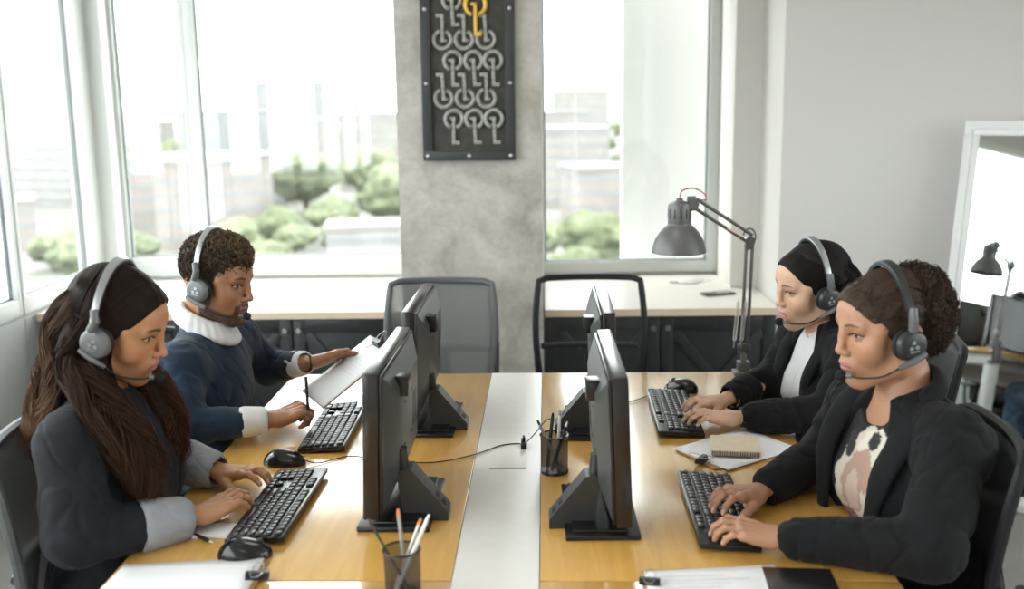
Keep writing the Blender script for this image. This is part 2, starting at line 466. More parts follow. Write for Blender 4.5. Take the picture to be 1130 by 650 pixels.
def make_arm(elbow, W, u, n, side, curl, skin, nail, size=1., thumb=(35, -20, 15), spread=1., h=.0022, fr=(.040, .0255)):
    out, P, u, v, n = hand_paths(W, u, n, side, curl, spread, size, thumb)
    allp = np.array([p for o in out for p in o[0]]+[elbow, W])
    s = SDF(allp.min(0)-.055, allp.max(0)+.055, h, big=.04)
    E = np.array(elbow, float); W = np.array(W, float)
    ax = np.cross(W-E, v); ax /= np.linalg.norm(ax)
    s.cap(E, W*.9+E*.1, fr[0], fr[1]*1.02*size, flat=(n, 1.12))
    s.cap(W*.88+E*.12, P(.008, 0, 0), fr[1]*size, .0245*size, k=.01, flat=(n, 1.35))
    # palm
    for b0, b1, r in ((.012, .028, .0155), (0, .0095, .0155), (-.010, -.0105, .0150), (-.016, -.028, .0140)):
        s.cap(P(.012, b0, -.001), P(.080, b1, -.001), r*size, .0118*size, k=.014, flat=(n, 1.12))
    s.cap(P(.02, .018, -.008), P(.055, .026, -.006), .014*size, .011*size, k=.012)
    s.cap(P(.02, -.018, -.008), P(.055, -.024, -.006), .013*size, .010*size, k=.012)
    for i, (pts, rs) in enumerate(out):
        if i < 4:
            f = SDF.__new__(SDF); f.lo, f.h, f.n, f.big = s.lo, s.h, s.n, s.big
            s.chain(pts[:2], rs[:2], k=.009)
            for a in range(1, len(pts)-1): s.cap(pts[a], pts[a+1], rs[a], rs[a+1], k=.0035)
            s.ell(pts[2]+n*.0008, rs[2]*1.08, k=.003)
            s.ell(pts[1]+n*.002, rs[1]*1.05, k=.006)     # knuckle
        else: s.chain(pts, rs, k=.008)
    for i in range(4):                                     # tendons on the back
        s.cap(P(.03, out[i][0][0]@v*0+(.02-.0135*i)*.6, .0125), out[i][0][1]+n*.004, .0024, .0034, k=.007)
    vv, F = s.mesh()
    c = np.tile(np.array(skin, float), (len(vv), 1)); c *= (1+.06*wob(*vv.T, 60, 2))[:, None]
    for i, (pts, rs) in enumerate(out):
        e = pts[-1]; d = pts[-1]-pts[-2]; d /= np.linalg.norm(d)
        if i < 4: nn = n-d*(n@d)
        else: nn = n*.6+v*.4; nn = nn-d*(nn@d)
        nn /= np.linalg.norm(nn); w_ = np.cross(d, nn)
        q = vv-(e+nn*rs[-1]*.75-d*.001)
        m = (np.abs(q@w_) < rs[-1]*.72) & (np.abs(q@d) < .0068) & (q@nn > -.0025)
        c[m] = nail
        k = np.exp(-(np.linalg.norm(vv-pts[2]-n*rs[2]*.8, axis=1)/.008)**2)[:, None]*.28
        c = c*(1-k)+np.array(skin)*np.array([.78, .66, .62])*k
    return vv, F, c, out
def sdf_col(s, col): v, f = s.mesh(); return v, f, np.tile(np.array(col, float), (len(v), 1))

#==MAIN
# ================================================================ materials
M = {}
M['floor'] = pbr('floor_grey', (.22, .21, .20), .5, var=.15, vscale=3, bump=.05)
M['white_wall'] = pbr('white_wall', (.68, .66, .635), .8, bump=.03, bscale=200)
M['ceiling'] = pbr('ceiling_white', (.8, .8, .79), .9)
M['frame_white'] = pbr('window_frame_white', (.60, .62, .61), .35)
M['gasket'] = pbr('gasket_grey', (.18, .20, .20), .5)
M['panel'] = pbr('grey_metal_panel', (.46, .48, .47), .45, var=.03, vscale=2)
M['dark_gap'] = pbr('dark_gap', (.03, .03, .03), .8)
M['counter_top'] = pbr('pale_counter_laminate', (.80, .76, .70), .4, var=.02, vscale=20)
M['counter_edge'] = pbr('counter_edge_birch', (.70, .56, .42), .5)
M['cabinet'] = pbr('cabinet_black_wood', (.017, .020, .021), .38, var=.15, vscale=30, bump=.08, bscale=120, stretch=(1, 1, .1))
M['strip'] = pbr('white_laminate', (.72, .70, .67), .38, var=.02, vscale=30)
M['white_metal'] = pbr('white_powder_metal', (.78, .78, .77), .35)
M['black_plastic'] = pbr('black_plastic', (.010, .010, .011), .25, bump=.03, bscale=700)
M['soft_black'] = pbr('black_rubber', (.014, .014, .015), .6)
M['gloss_black'] = pbr('gloss_black', (.012, .012, .013), .18)
M['key_black'] = pbr('key_black', (.024, .024, .026), .3, spec=.7)
M['dark_grey'] = pbr('dark_grey_plastic', (.028, .029, .03), .36)
M['mon_back'] = pbr('monitor_back', (.05, .053, .05), .38, bump=.05, bscale=900)
M['mon_edge'] = pbr('monitor_bezel', (.016, .012, .011), .2)
M['steel'] = pbr('brushed_steel', (.55, .55, .55), .3, metal=1)
M['lamp'] = pbr('lamp_grey_metal', (.13, .13, .128), .4, metal=.2)
M['lamp_arm'] = pbr('lamp_arm_metal', (.16, .155, .15), .35, metal=.7)
M['paper'] = pbr('paper_white', (.82, .83, .86), .8)
M['kraft'] = pbr('kraft_card', (.72, .62, .47), .75, var=.04, vscale=60)
M['brown_edge'] = pbr('clipboard_board', (.42, .25, .10), .6)
M['ink'] = pbr('ink_grey', (.60, .60, .63), .8)
M['gold'] = pbr('gold_paint', (.80, .50, .08), .4, metal=.3)
M['silver_key'] = pbr('silver_key', (.34, .34, .31), .45, metal=.2, var=.35, vscale=60)
M['pic_back'] = pbr('picture_board', (.045, .042, .035), .5, var=.4, vscale=25)
M['pic_frame'] = pbr('picture_frame_black', (.035, .038, .038), .42, bump=.1, bscale=80)
M['band_silver'] = pbr('headset_silver', (.42, .43, .44), .32, metal=.8)
M['cup_grey'] = pbr('headset_grey', (.13, .135, .14), .35)
M['foam'] = pbr('foam_black', (.010, .010, .011), .95, bump=.6, bscale=600)
M['red'] = pbr('red_cable', (.35, .03, .03), .4)
M['orange'] = pbr('pencil_orange', (.8, .25, .06), .5)
M['pencil'] = pbr('pencil_grey', (.35, .35, .36), .4)
def wood(name, c1, c2, rough=.3):
    m, nt, b = new_mat(name)
    tc = nt.nodes.new('ShaderNodeTexCoord'); mp = nt.nodes.new('ShaderNodeMapping'); mp.inputs['Scale'].default_value = (14, 1.2, 5)
    nt.links.new(tc.outputs['Object'], mp.inputs[0])
    n = nt.nodes.new('ShaderNodeTexNoise'); n.inputs['Scale'].default_value = 3.2; n.inputs['Detail'].default_value = 8; n.inputs['Distortion'].default_value = .6
    nt.links.new(mp.outputs[0], n.inputs['Vector'])
    r = nt.nodes.new('ShaderNodeValToRGB'); r.color_ramp.elements[0].position = .3; r.color_ramp.elements[1].position = .72
    r.color_ramp.elements[0].color = (*c1, 1); r.color_ramp.elements[1].color = (*c2, 1)
    nt.links.new(n.outputs['Fac'], r.inputs[0]); nt.links.new(r.outputs[0], b.inputs['Base Color'])
    b.inputs['Roughness'].default_value = rough
    b.inputs['Coat Weight'].default_value = 1; b.inputs['Coat Roughness'].default_value = .14; b.inputs['Coat IOR'].default_value = 1.65
    return m
M['birch'] = wood('birch_top', (.61, .325, .065), (.71, .415, .105))
def concrete():
    m, nt, b = new_mat('raw_concrete')
    tc = nt.nodes.new('ShaderNodeTexCoord')
    n = nt.nodes.new('ShaderNodeTexNoise'); n.inputs['Scale'].default_value = 4.5; n.inputs['Detail'].default_value = 9; n.inputs['Roughness'].default_value = .62; n.inputs['Distortion'].default_value = .5
    n2 = nt.nodes.new('ShaderNodeTexNoise'); n2.inputs['Scale'].default_value = 38; n2.inputs['Detail'].default_value = 6
    for q in (n, n2): nt.links.new(tc.outputs['Object'], q.inputs['Vector'])
    r = nt.nodes.new('ShaderNodeValToRGB'); e = r.color_ramp.elements
    e[0].position = .32; e[0].color = (.34, .315, .27, 1); e[1].position = .68; e[1].color = (.60, .57, .52, 1)
    x = e.new(.5); x.color = (.48, .455, .41, 1)
    nt.links.new(n.outputs['Fac'], r.inputs[0])
    mx = nt.nodes.new('ShaderNodeMixRGB'); mx.blend_type = 'OVERLAY'; mx.inputs[0].default_value = .2
    nt.links.new(r.outputs[0], mx.inputs[1]); nt.links.new(n2.outputs['Fac'], mx.inputs[2]); nt.links.new(mx.outputs[0], b.inputs['Base Color'])
    b.inputs['Roughness'].default_value = .75
    bp = nt.nodes.new('ShaderNodeBump'); bp.inputs['Strength'].default_value = .25; bp.inputs['Distance'].default_value = .01
    nt.links.new(n2.outputs['Fac'], bp.inputs['Height']); nt.links.new(bp.outputs[0], b.inputs['Normal'])
    return m
M['concrete'] = concrete()
def glassy(name, tint=(.93, .96, .95), gloss=.06, rough=.02, film=0):
    m = bpy.data.materials.new(name); m.use_nodes = True; nt = m.node_tree; nt.nodes.clear()
    out = nt.nodes.new('ShaderNodeOutputMaterial'); t = nt.nodes.new('ShaderNodeBsdfTransparent'); t.inputs[0].default_value = (*tint, 1)
    g = nt.nodes.new('ShaderNodeBsdfGlossy'); g.inputs['Roughness'].default_value = rough
    mx = nt.nodes.new('ShaderNodeMixShader'); mx.inputs[0].default_value = gloss
    nt.links.new(t.outputs[0], mx.inputs[1]); nt.links.new(g.outputs[0], mx.inputs[2])
    last = mx
    if film:
        d = nt.nodes.new('ShaderNodeBsdfTranslucent'); d.inputs[0].default_value = (.8, .83, .86, 1)
        m2 = nt.nodes.new('ShaderNodeMixShader'); m2.inputs[0].default_value = film
        nt.links.new(mx.outputs[0], m2.inputs[1]); nt.links.new(d.outputs[0], m2.inputs[2]); last = m2
    nt.links.new(last.outputs[0], out.inputs[0]); return m
M['glass'] = glassy('window_glass')
M['film_glass'] = glassy('frosted_film_glass', film=.75)
def mesh_fabric(name, col, cover=.55, scale=420):
    """woven see-through chair net: holes between fine threads"""
    m = bpy.data.materials.new(name); m.use_nodes = True; nt = m.node_tree; nt.nodes.clear()
    out = nt.nodes.new('ShaderNodeOutputMaterial'); t = nt.nodes.new('ShaderNodeBsdfTransparent')
    d = nt.nodes.new('ShaderNodeBsdfPrincipled'); d.inputs['Base Color'].default_value = (*col, 1); d.inputs['Roughness'].default_value = .6
    tc = nt.nodes.new('ShaderNodeTexCoord'); wv = nt.nodes.new('ShaderNodeTexNoise'); wv.inputs['Scale'].default_value = 90
    nt.links.new(tc.outputs['Object'], wv.inputs['Vector'])
    mr = nt.nodes.new('ShaderNodeMapRange'); mr.inputs['To Min'].default_value = cover*.97; mr.inputs['To Max'].default_value = min(1, cover*1.03); nt.links.new(wv.outputs['Fac'], mr.inputs['Value'])
    mx = nt.nodes.new('ShaderNodeMixShader'); nt.links.new(mr.outputs[0], mx.inputs[0])
    nt.links.new(t.outputs[0], mx.inputs[1]); nt.links.new(d.outputs[0], mx.inputs[2]); nt.links.new(mx.outputs[0], out.inputs[0])
    return m
M['net_black'] = mesh_fabric('chair_net_black', (.02, .02, .022), .85)
M['net_thin'] = mesh_fabric('chair_net_thin', (.05, .05, .05), .10)
M['net_grey'] = mesh_fabric('chair_net_grey', (.15, .155, .155), .68)
M['net_cup'] = mesh_fabric('cup_wire_net', (.02, .02, .02), .38, 520)
M['chair_frame_black'] = pbr('chair_frame_black', (.010, .010, .011), .5, spec=.3)
M['chair_frame_grey'] = pbr('chair_frame_grey', (.085, .09, .092), .45)
M['seat_fabric'] = pbr('seat_fabric', (.03, .031, .033), .9, bump=.3, bscale=500)
m, nt, b = new_mat('mirror_silver'); b.inputs['Metallic'].default_value = 1; b.inputs['Roughness'].default_value = .015; b.inputs['Base Color'].default_value = (.86, .88, .87, 1); M['mirror'] = m

# ================================================================ the room
def struct(o): o['kind'] = 'structure'; return o
XL, XR, YB, YN, ZC = -2.3, 4.4, 5.42, -3.6, 3.0
struct(MB().box((XL-.3, YN-.2, -.2), (XR+.2, YB+.2, 0)).build('floor', M['floor']))
struct(MB().box((XL-.3, YN-.2, ZC), (XR+.2, YB+.2, ZC+.2)).build('ceiling', M['ceiling']))
# left wall: grey metal parapet panels under a ribbon of windows
seams = [4.42, 3.3, 2.2, 1.1, 0, -1.1, -2.2, -3.3]
w = MB().box((XL-.12, YN-.1, 0), (XL-.012, YB, .75))
edges = [YB-.06]+seams+[YN]
for a, b_ in zip(edges, edges[1:]): w.box((XL-.02, b_+.004, .02), (XL, a-.004, .742), .003)
w.box((XL-.12, YN-.1, 2.72), (XL, YB, ZC))
struct(w.build('wall_left', M['panel'], smooth=False))
nwin = 0
def window(axis, c, a0, a1, z0, z1, fw=(.05, .05, .09, .06), glass='glass', depth=.07, gasket=True):
    """frame bars left,right,bottom,top around one pane"""
    global nwin; nwin += 1
    def bx(mb, p0, p1, q0, q1, d0, d1, bev=.004):
        lo, hi = ((c+d0, p0, q0), (c+d1, p1, q1)) if axis == 'x' else ((p0, c+d0, q0), (p1, c+d1, q1))
        mb.box(lo, hi, bev)
    f = MB()
    bx(f, a0, a0+fw[0], z0, z1, -depth, .0); bx(f, a1-fw[1], a1, z0, z1, -depth, .0)
    bx(f, a0+fw[0], a1-fw[1], z0, z0+fw[2], -depth, .0); bx(f, a0+fw[0], a1-fw[1], z1-fw[3], z1, -depth, .0)
    fo = struct(f.build('window_%d' % nwin, M['frame_white']))
    g = MB()
    for p0, p1, q0, q1 in ((a0+fw[0], a0+fw[0]+.009, z0+fw[2], z1-fw[3]), (a1-fw[1]-.009, a1-fw[1], z0+fw[2], z1-fw[3]), (a0+fw[0], a1-fw[1], z0+fw[2], z0+fw[2]+.007)):
        bx(g, p0, p1, q0, q1, -.05, -.03 if axis == 'y' else -.03, 0)
    g.build('gasket', M['gasket'], fo)
    p = MB(); bx(p, a0+fw[0]-.005, a1-fw[1]+.005, z0+fw[2]-.005, z1-fw[3]+.005, -.045, -.041, 0)
    p.build('window_pane', M[glass], fo)
    return fo
for a, b_ in zip(edges, edges[1:]):
    window('x', XL, b_+.008, a-.008 if a < 5 else 5.30, .755, 2.72, fw=(.025, .16 if a > 5 else .025, .075, .06), glass='film_glass' if abs(a-4.42) < .01 else 'glass')
# back wall
struct(MB().box((XL-.12, YB, 0), (1.1, YB+.12, .75)).box((XL-.12, YB, 2.72), (1.1, YB+.12, ZC)).build('wall_back', M['white_wall']))
struct(MB().box((XL-.12, 5.30, .755), (-2.225, YB+.1, 2.72), .004).build('trim_1', M['frame_white']))
BY = 5.47
window('y', BY, -2.225, -1.84, .755, 2.72, fw=(.02, .028, .105, .06))
window('y', BY, -1.84, -.58, .755, 2.72, fw=(.055, .03, .105, .06))
window('y', BY, -.04, .885, .755, 2.72, fw=(.028, .055, .06, .06))
struct(MB().box((-.63, 4.45, 0), (-.018, 5.6, ZC)).build('wall_pillar', M['concrete'], smooth=False))
struct(MB().box((.885, 5.0, 0), (1.012, 5.6, ZC)).build('trim_2', M['white_wall'], smooth=False))
struct(MB().box((1.012, 4.55, 0), (XR+.1, 5.6, ZC)).build('wall_right_return', M['white_wall'], smooth=False))
struct(MB().box((XR, YN-.1, 0), (XR+.12, 4.6, .9)).box((XR, YN-.1, 2.6), (XR+.12, 4.6, ZC)).box((XR, 2.8, .9), (XR+.12, 4.6, 2.6)).box((XR, YN-.1, .9), (XR+.12, -2.2, 2.6)).build('wall_right', M['white_wall'], smooth=False))
for y0 in (-2.2, -.95, .3, 1.55): window('x', XR+.05, y0, y0+1.25, .9, 2.6)
# wall behind the photographer, with a door
struct(MB().box((XL-.12, YN-.12, 0), (.4, YN, ZC)).box((1.35, YN-.12, 0), (XR+.1, YN, ZC)).box((.4, YN-.12, 2.1), (1.35, YN, ZC)).build('wall_near', M['white_wall'], smooth=False))
d = struct(MB().box((.41, YN-.09, .005), (1.34, YN-.04, 2.095), .004).build('door_1', M['frame_white']))
MB().cyl((.5, YN-.04, 1.02), (.5, YN+.02, 1.02), .01).cyl((.5, YN+.015, 1.02), (.62, YN+.015, 1.02), .009).build('door_handle', M['steel'], d)

# ceiling lamps out of view, added to brighten the room
lab = ['square white ceiling lamp over the far end of the table', 'square white ceiling lamp above the right-hand side of the room', 'square white ceiling lamp above the photographer', 'square white ceiling lamp near the right-hand windows']
for i, (x, y) in enumerate(((-.1, 2.6), (2.4, 2.2), (-.1, -.6), (2.4, -.8))):
    t = empty('ceiling_lamp', (x, y, ZC), 0, lab[i], 'lamp', 'square ceiling lamps')
    MB().box((-.31, -.31, -.05), (.31, .31, 0), .006).build('housing', M['white_metal'], t)
    MB().box((-.28, -.28, -.055), (.28, .28, -.0505)).build('diffuser', pbr('lamp_diffuser', (.9, .9, .9), .5, emit=((1, .95, .88), 6)), t)

# ================================================================ low cabinets and their counters
def cabinet(x0, x1, ndoor, label, knobside):
    t = empty('low_cabinet', ((x0+x1)/2, 4.52, 0), 0, label, 'cabinet'); w = x1-x0
    c = MB().box((-w/2, .02, .08), (w/2, .82, .707)).box((-w/2+.02, .06, 0), (w/2-.02, .8, .08)); c.build('cabinet_body', M['cabinet'], t, smooth=False)
    dw = w/ndoor
    for i in range(ndoor):
        a = -w/2+i*dw+.003; b_ = a+dw-.006
        m = MB().box((a, .006, .09), (b_, .02, .703), .001)
        for q in ((a, -.006, .09, a+.055, .703), (b_-.055, -.006, .09, b_, .703)): m.box((q[0], q[1], q[2]), (q[3], .008, q[4]), .002)
        m.box((a+.055, -.006, .09), (b_-.055, .008, .15), .002).box((a+.055, -.006, .643), (b_-.055, .008, .703), .002)
        p0, p1 = Vector((a+.06, 0, .155)), Vector((b_-.06, 0, .638))
        for s in (0, 1):
            A, B = (p0, p1) if s else (Vector((p0.x, 0, p1.z)), Vector((p1.x, 0, p0.z)))
            dv = B-A; ang = math.atan2(dv.z, dv.x); Mx = Matrix.Translation((A+B)/2) @ Matrix.Rotation(-ang, 4, 'Y')
            m.box((-dv.length/2, -.005-.001*s, -.022), (dv.length/2, .008, .022), .0015, M=Mx)
        do = m.build('door', M['cabinet'], t, ang=30)
        kx = b_-.028 if knobside[i] else a+.028
        MB().cyl((kx, -.006, .655), (kx, -.016, .655), .005).lathe([(0, 0), (.011, 0), (.013, .004), (.011, .010), (0, .011)], M=Matrix.Translation((kx, -.014, .655)) @ Matrix.Rotation(R_(90), 4, 'X')).build('knob', M['steel'], do)
    return t
cabinet(-2.15, -.635, 3, 'dark grey low cabinet with crossed door braces, left of the concrete pillar', (1, 1, 0))
cabinet(-.01, 1.005, 2, 'black low cabinet with crossed door braces, right of the concrete pillar', (1, 0))
def counter(x0, x1, label, xf=None):
    t = empty('counter_top', ((x0+x1)/2, 4.5, .71), 0, label, 'counter'); w = (x1-x0)/2
    xf = w if xf is None else xf-(x0+x1)/2
    MB().prism([(-w, .004), (xf, .004), (xf, .495), (w, .495), (w, .90), (-w, .90)] if xf > w else [(-w, .004), (w, .004), (w, .90), (-w, .90)], 0, .032).build('worktop', M['counter_top'], t, smooth=False)
    MB().box((-w, 0, 0), (xf, .0035, .032)).build('front_edge', M['counter_edge'], t)
counter(-2.29, -.635, 'pale worktop under the big left-hand window, left of the concrete pillar')
counter(-.012, .884, 'pale worktop under the right-hand window, right of the concrete pillar', 1.008)
tag(MB().lathe([(0, 0), (.05, 0), (.052, .008), (.03, .02), (0, .024)]).box((-.09, -.012, 0), (.07, .012, .012), .004).tube([(.07, 0, .006), (.12, .03, .006), (.1, .08, .006), (.03, .09, .006)], .003).build('charging_pad', M['white_metal']), 'small white gadget with a cable lying on the right-hand worktop by the window', 'gadget').location = (.70, 5.15, .743)
ph = empty('mobile_phone', (.80, 4.83, .743), R_(20), 'dark mobile phone lying at the right end of the right-hand worktop', 'phone')
MB().box((-.075, -.036, 0), (.075, .036, .008), .003).build('phone_body', M['black_plastic'], ph)
MB().box((-.071, -.033, .0081), (.071, .033, .0086)).build('screen', M['gloss_black'], ph)

# ================================================================ picture with keys on the pillar
pic = empty('framed_key_picture', (-.3235, 4.45, 1.405), 0, 'black bolted frame on the concrete pillar filled with rows of keys, one of them gold', 'picture')
pic.rotation_euler = (0, R_(.35), 0)
W2, HH = .195, .86
f = MB()
for lo, hi in (((-W2, -.034, 0), (W2, 0, .04)), ((-W2, -.034, HH-.04), (W2, 0, HH)), ((-W2, -.034, .04), (-W2+.04, 0, HH-.04)), ((W2-.04, -.034, .04), (W2, 0, HH-.04))): f.box(lo, hi, .002)
fo = f.build('picture_frame', M['pic_frame'], pic)
MB().box((-W2+.04, -.010, .04), (W2-.04, -.002, HH-.04)).build('board', M['pic_back'], pic)
for (x, z) in ((-.175, .02), (0, .02), (.175, .02), (-.175, .32), (.175, .32), (-.175, .62), (.175, .62), (-.175, .84), (0, .84), (.175, .84)):
    MB().lathe([(0, 0), (.0075, 0), (.007, .004), (.003, .0065), (0, .007)], n=12, M=Matrix.Translation((x, -.034, z)) @ Matrix.Rotation(R_(90), 4, 'X')).build('bolt', M['steel'], fo)
def key_mesh(up=1, r=.036, L=.105, tb=.0085):
    """ring with an open gap, a stem and a bit"""
    m = MB(); m.tube([(r*math.cos(a), 0, r*math.sin(a)) for a in np.linspace(R_(-72), R_(248), 28)], tb, 8)
    m.box((-tb*.8, -.005, -L), (tb*.8, .004, r*.15), .001)
    m.box((tb*.8, -.005, -L), (tb*3, .004, -L+tb*1.7), .001)
    m.box((-tb*2.2, -.005, -.002), (tb*.8, .004, tb), .001)
    return m
k0 = key_mesh(1).build('key', M['silver_key'], pic); used0 = False
HALF = W2-.045
for (z, xs, up) in ((.736, (-.105, -.015, .075), -1), (.655, (-.063,), 1), (.497, (-.105, -.015, .075), -1), (.412, (-.063, .023, .105), 1), (.258, (-.105, -.015, .075), -1), (.173, (-.063, .023, .105), 1), (.800, (-.063, .023, .105), 1)):
    for i, x in enumerate(xs):
        if abs(x)+.03 > HALF+.1: xx = math.copysign(HALF-.037, x)
        else: xx = x
        if not used0: o = k0; used0 = True
        else: o = k0.copy(); COL.objects.link(o); o.parent = pic
        lvl = .004 if up > 0 else 0
        o.location = (xx, -.018-lvl-(.006 if xx != x else 0), z)
        o.rotation_euler = (0, (PI if up < 0 else 0)+random.uniform(-.05, .05), 0)
g = key_mesh(1, .042, .125, .0085); go = g.build('key', M['gold'], pic); go.location = (.034, -.027, .636); go['label'] = 'gold key'
# thermostat
th = empty('wall_thermostat', (1.185, 4.55, .985), 0, 'small cream control box on the white wall behind the black-haired woman', 'control box')
MB().box((-.07, -.018, -.035), (.07, 0, .035), .004).build('housing', pbr('cream_plastic', (.55, .52, .42), .5), th)
MB().box((-.05, -.021, -.022), (.05, -.0181, .022), .001).build('cover', M['white_metal'], th)

# ================================================================ leaning mirror
az, tl = R_(40), R_(9)
mir = empty('leaning_mirror', (0, 0, 0), 0, 'tall white framed mirror leaning against the right-hand wall', 'mirror')
nrm = Vector((-math.sin(az)*math.cos(tl), -math.cos(az)*math.cos(tl), math.sin(tl))); up_ = Vector((math.sin(az)*math.sin(tl), math.cos(az)*math.sin(tl), math.cos(tl))); rt = Vector((math.cos(az), -math.sin(az), 0))
TL = Vector((1.735, 4.425, 1.54)); Lh = TL.z/up_.z; BL = TL-up_*Lh
mir.matrix_world = Matrix(((rt.x, -nrm.x, up_.x, BL.x), (rt.y, -nrm.y, up_.y, BL.y), (rt.z, -nrm.z, up_.z, BL.z+.003), (0, 0, 0, 1)))
mw = .86; fr_ = MB(); bw = .062
for lo, hi in (((0, 0, 0), (mw, .03, bw)), ((0, 0, Lh-bw), (mw, .03, Lh)), ((0, 0, bw), (bw, .03, Lh-bw)), ((mw-bw, 0, bw), (mw, .03, Lh-bw))): fr_.box(lo, hi, .006)
for lo, hi in (((.02, -.008, .02), (mw-.02, .002, .038)), ((.02, -.008, Lh-.038), (mw-.02, .002, Lh-.02)), ((.02, -.008, .038), (.038, .002, Lh-.038)), ((mw-.038, -.008, .038), (mw-.02, .002, Lh-.038))): fr_.box(lo, hi, .003)
fr_.build('mirror_frame', M['white_metal'], mir)
MB().box((bw-.004, .008, bw-.004), (mw-bw+.004, .014, Lh-bw+.004)).build('mirror_glass', M['mirror'], mir)

# ================================================================ desks
def desk(x0, x1, y0, y1, label):
    t = empty('desk', ((x0+x1)/2, (y0+y1)/2, 0), 0, label, 'desk', 'birch desks pushed together into one long table')
    w, l = (x1-x0)/2, (y1-y0)/2
    MB().box((-w, -l, .715), (w, l, .74), .002).build('desktop', M['birch'], t)
    for s in (-1, 1):
        y = s*(l-.06)
        MB().box((-w+.02, y-.03, .655), (w-.02, y+.03, .715), .004).box((-w+.02, y-.025, .004), (w-.02, y+.025, .05), .004)\
            .box((-w+.02, y-.025, .05), (-w+.08, y+.025, .655), .004).box((w-.08, y-.025, .05), (w-.02, y+.025, .655), .004).build('leg_frame', M['white_metal'], t)
    MB().box((-.02, -l+.1, .665), (.02, l-.1, .71), .003).build('crossbeam', M['white_metal'], t)
desk(-.872, -.1925, 1.885, 3.44, 'birch desk on the left of the white middle strip, where the man sits')
desk(-.0195, .668, 1.885, 3.44, 'birch desk on the right of the white middle strip, carrying the grey desk lamp')
desk(-.872, -.1925, .33, 1.881, 'birch desk at the lower left edge, carrying the nearest wire pen cup')
desk(-.0195, .668, .33, 1.881, 'birch desk at the lower right edge, carrying the black notebook')
t = empty('cable_tray', (-.106, 1.885, 0), 0, 'white laminate strip running down the middle of the table', 'cable tray')
m = MB().box((-.085, -1.555, .717), (.085, 1.555, .7405), .0015).box((-.06, -1.5, .60), (.06, 1.5, .61), .002).box((-.06, -1.5, .61), (-.055, 1.5, .717)).box((.055, -1.5, .61), (.06, 1.5, .717))
for y in (-1.3, -.2, 1.3): m.box((-.03, y-.03, 0), (.03, y+.03, .6), .003)
m.build('tray', M['strip'], t)
m = MB()
for lo, hi in (((-.044, .618, .7405), (.048, .6195, .7412)), ((-.039, .898, .7405), (.053, .8995, .7412))): m.box(lo, hi)
m.build('lid_seam', M['dark_grey'], t)
MB().box((-.041, .62, .7405), (.05, .898, .7418), .0005).build('socket_lid', M['strip'], t)

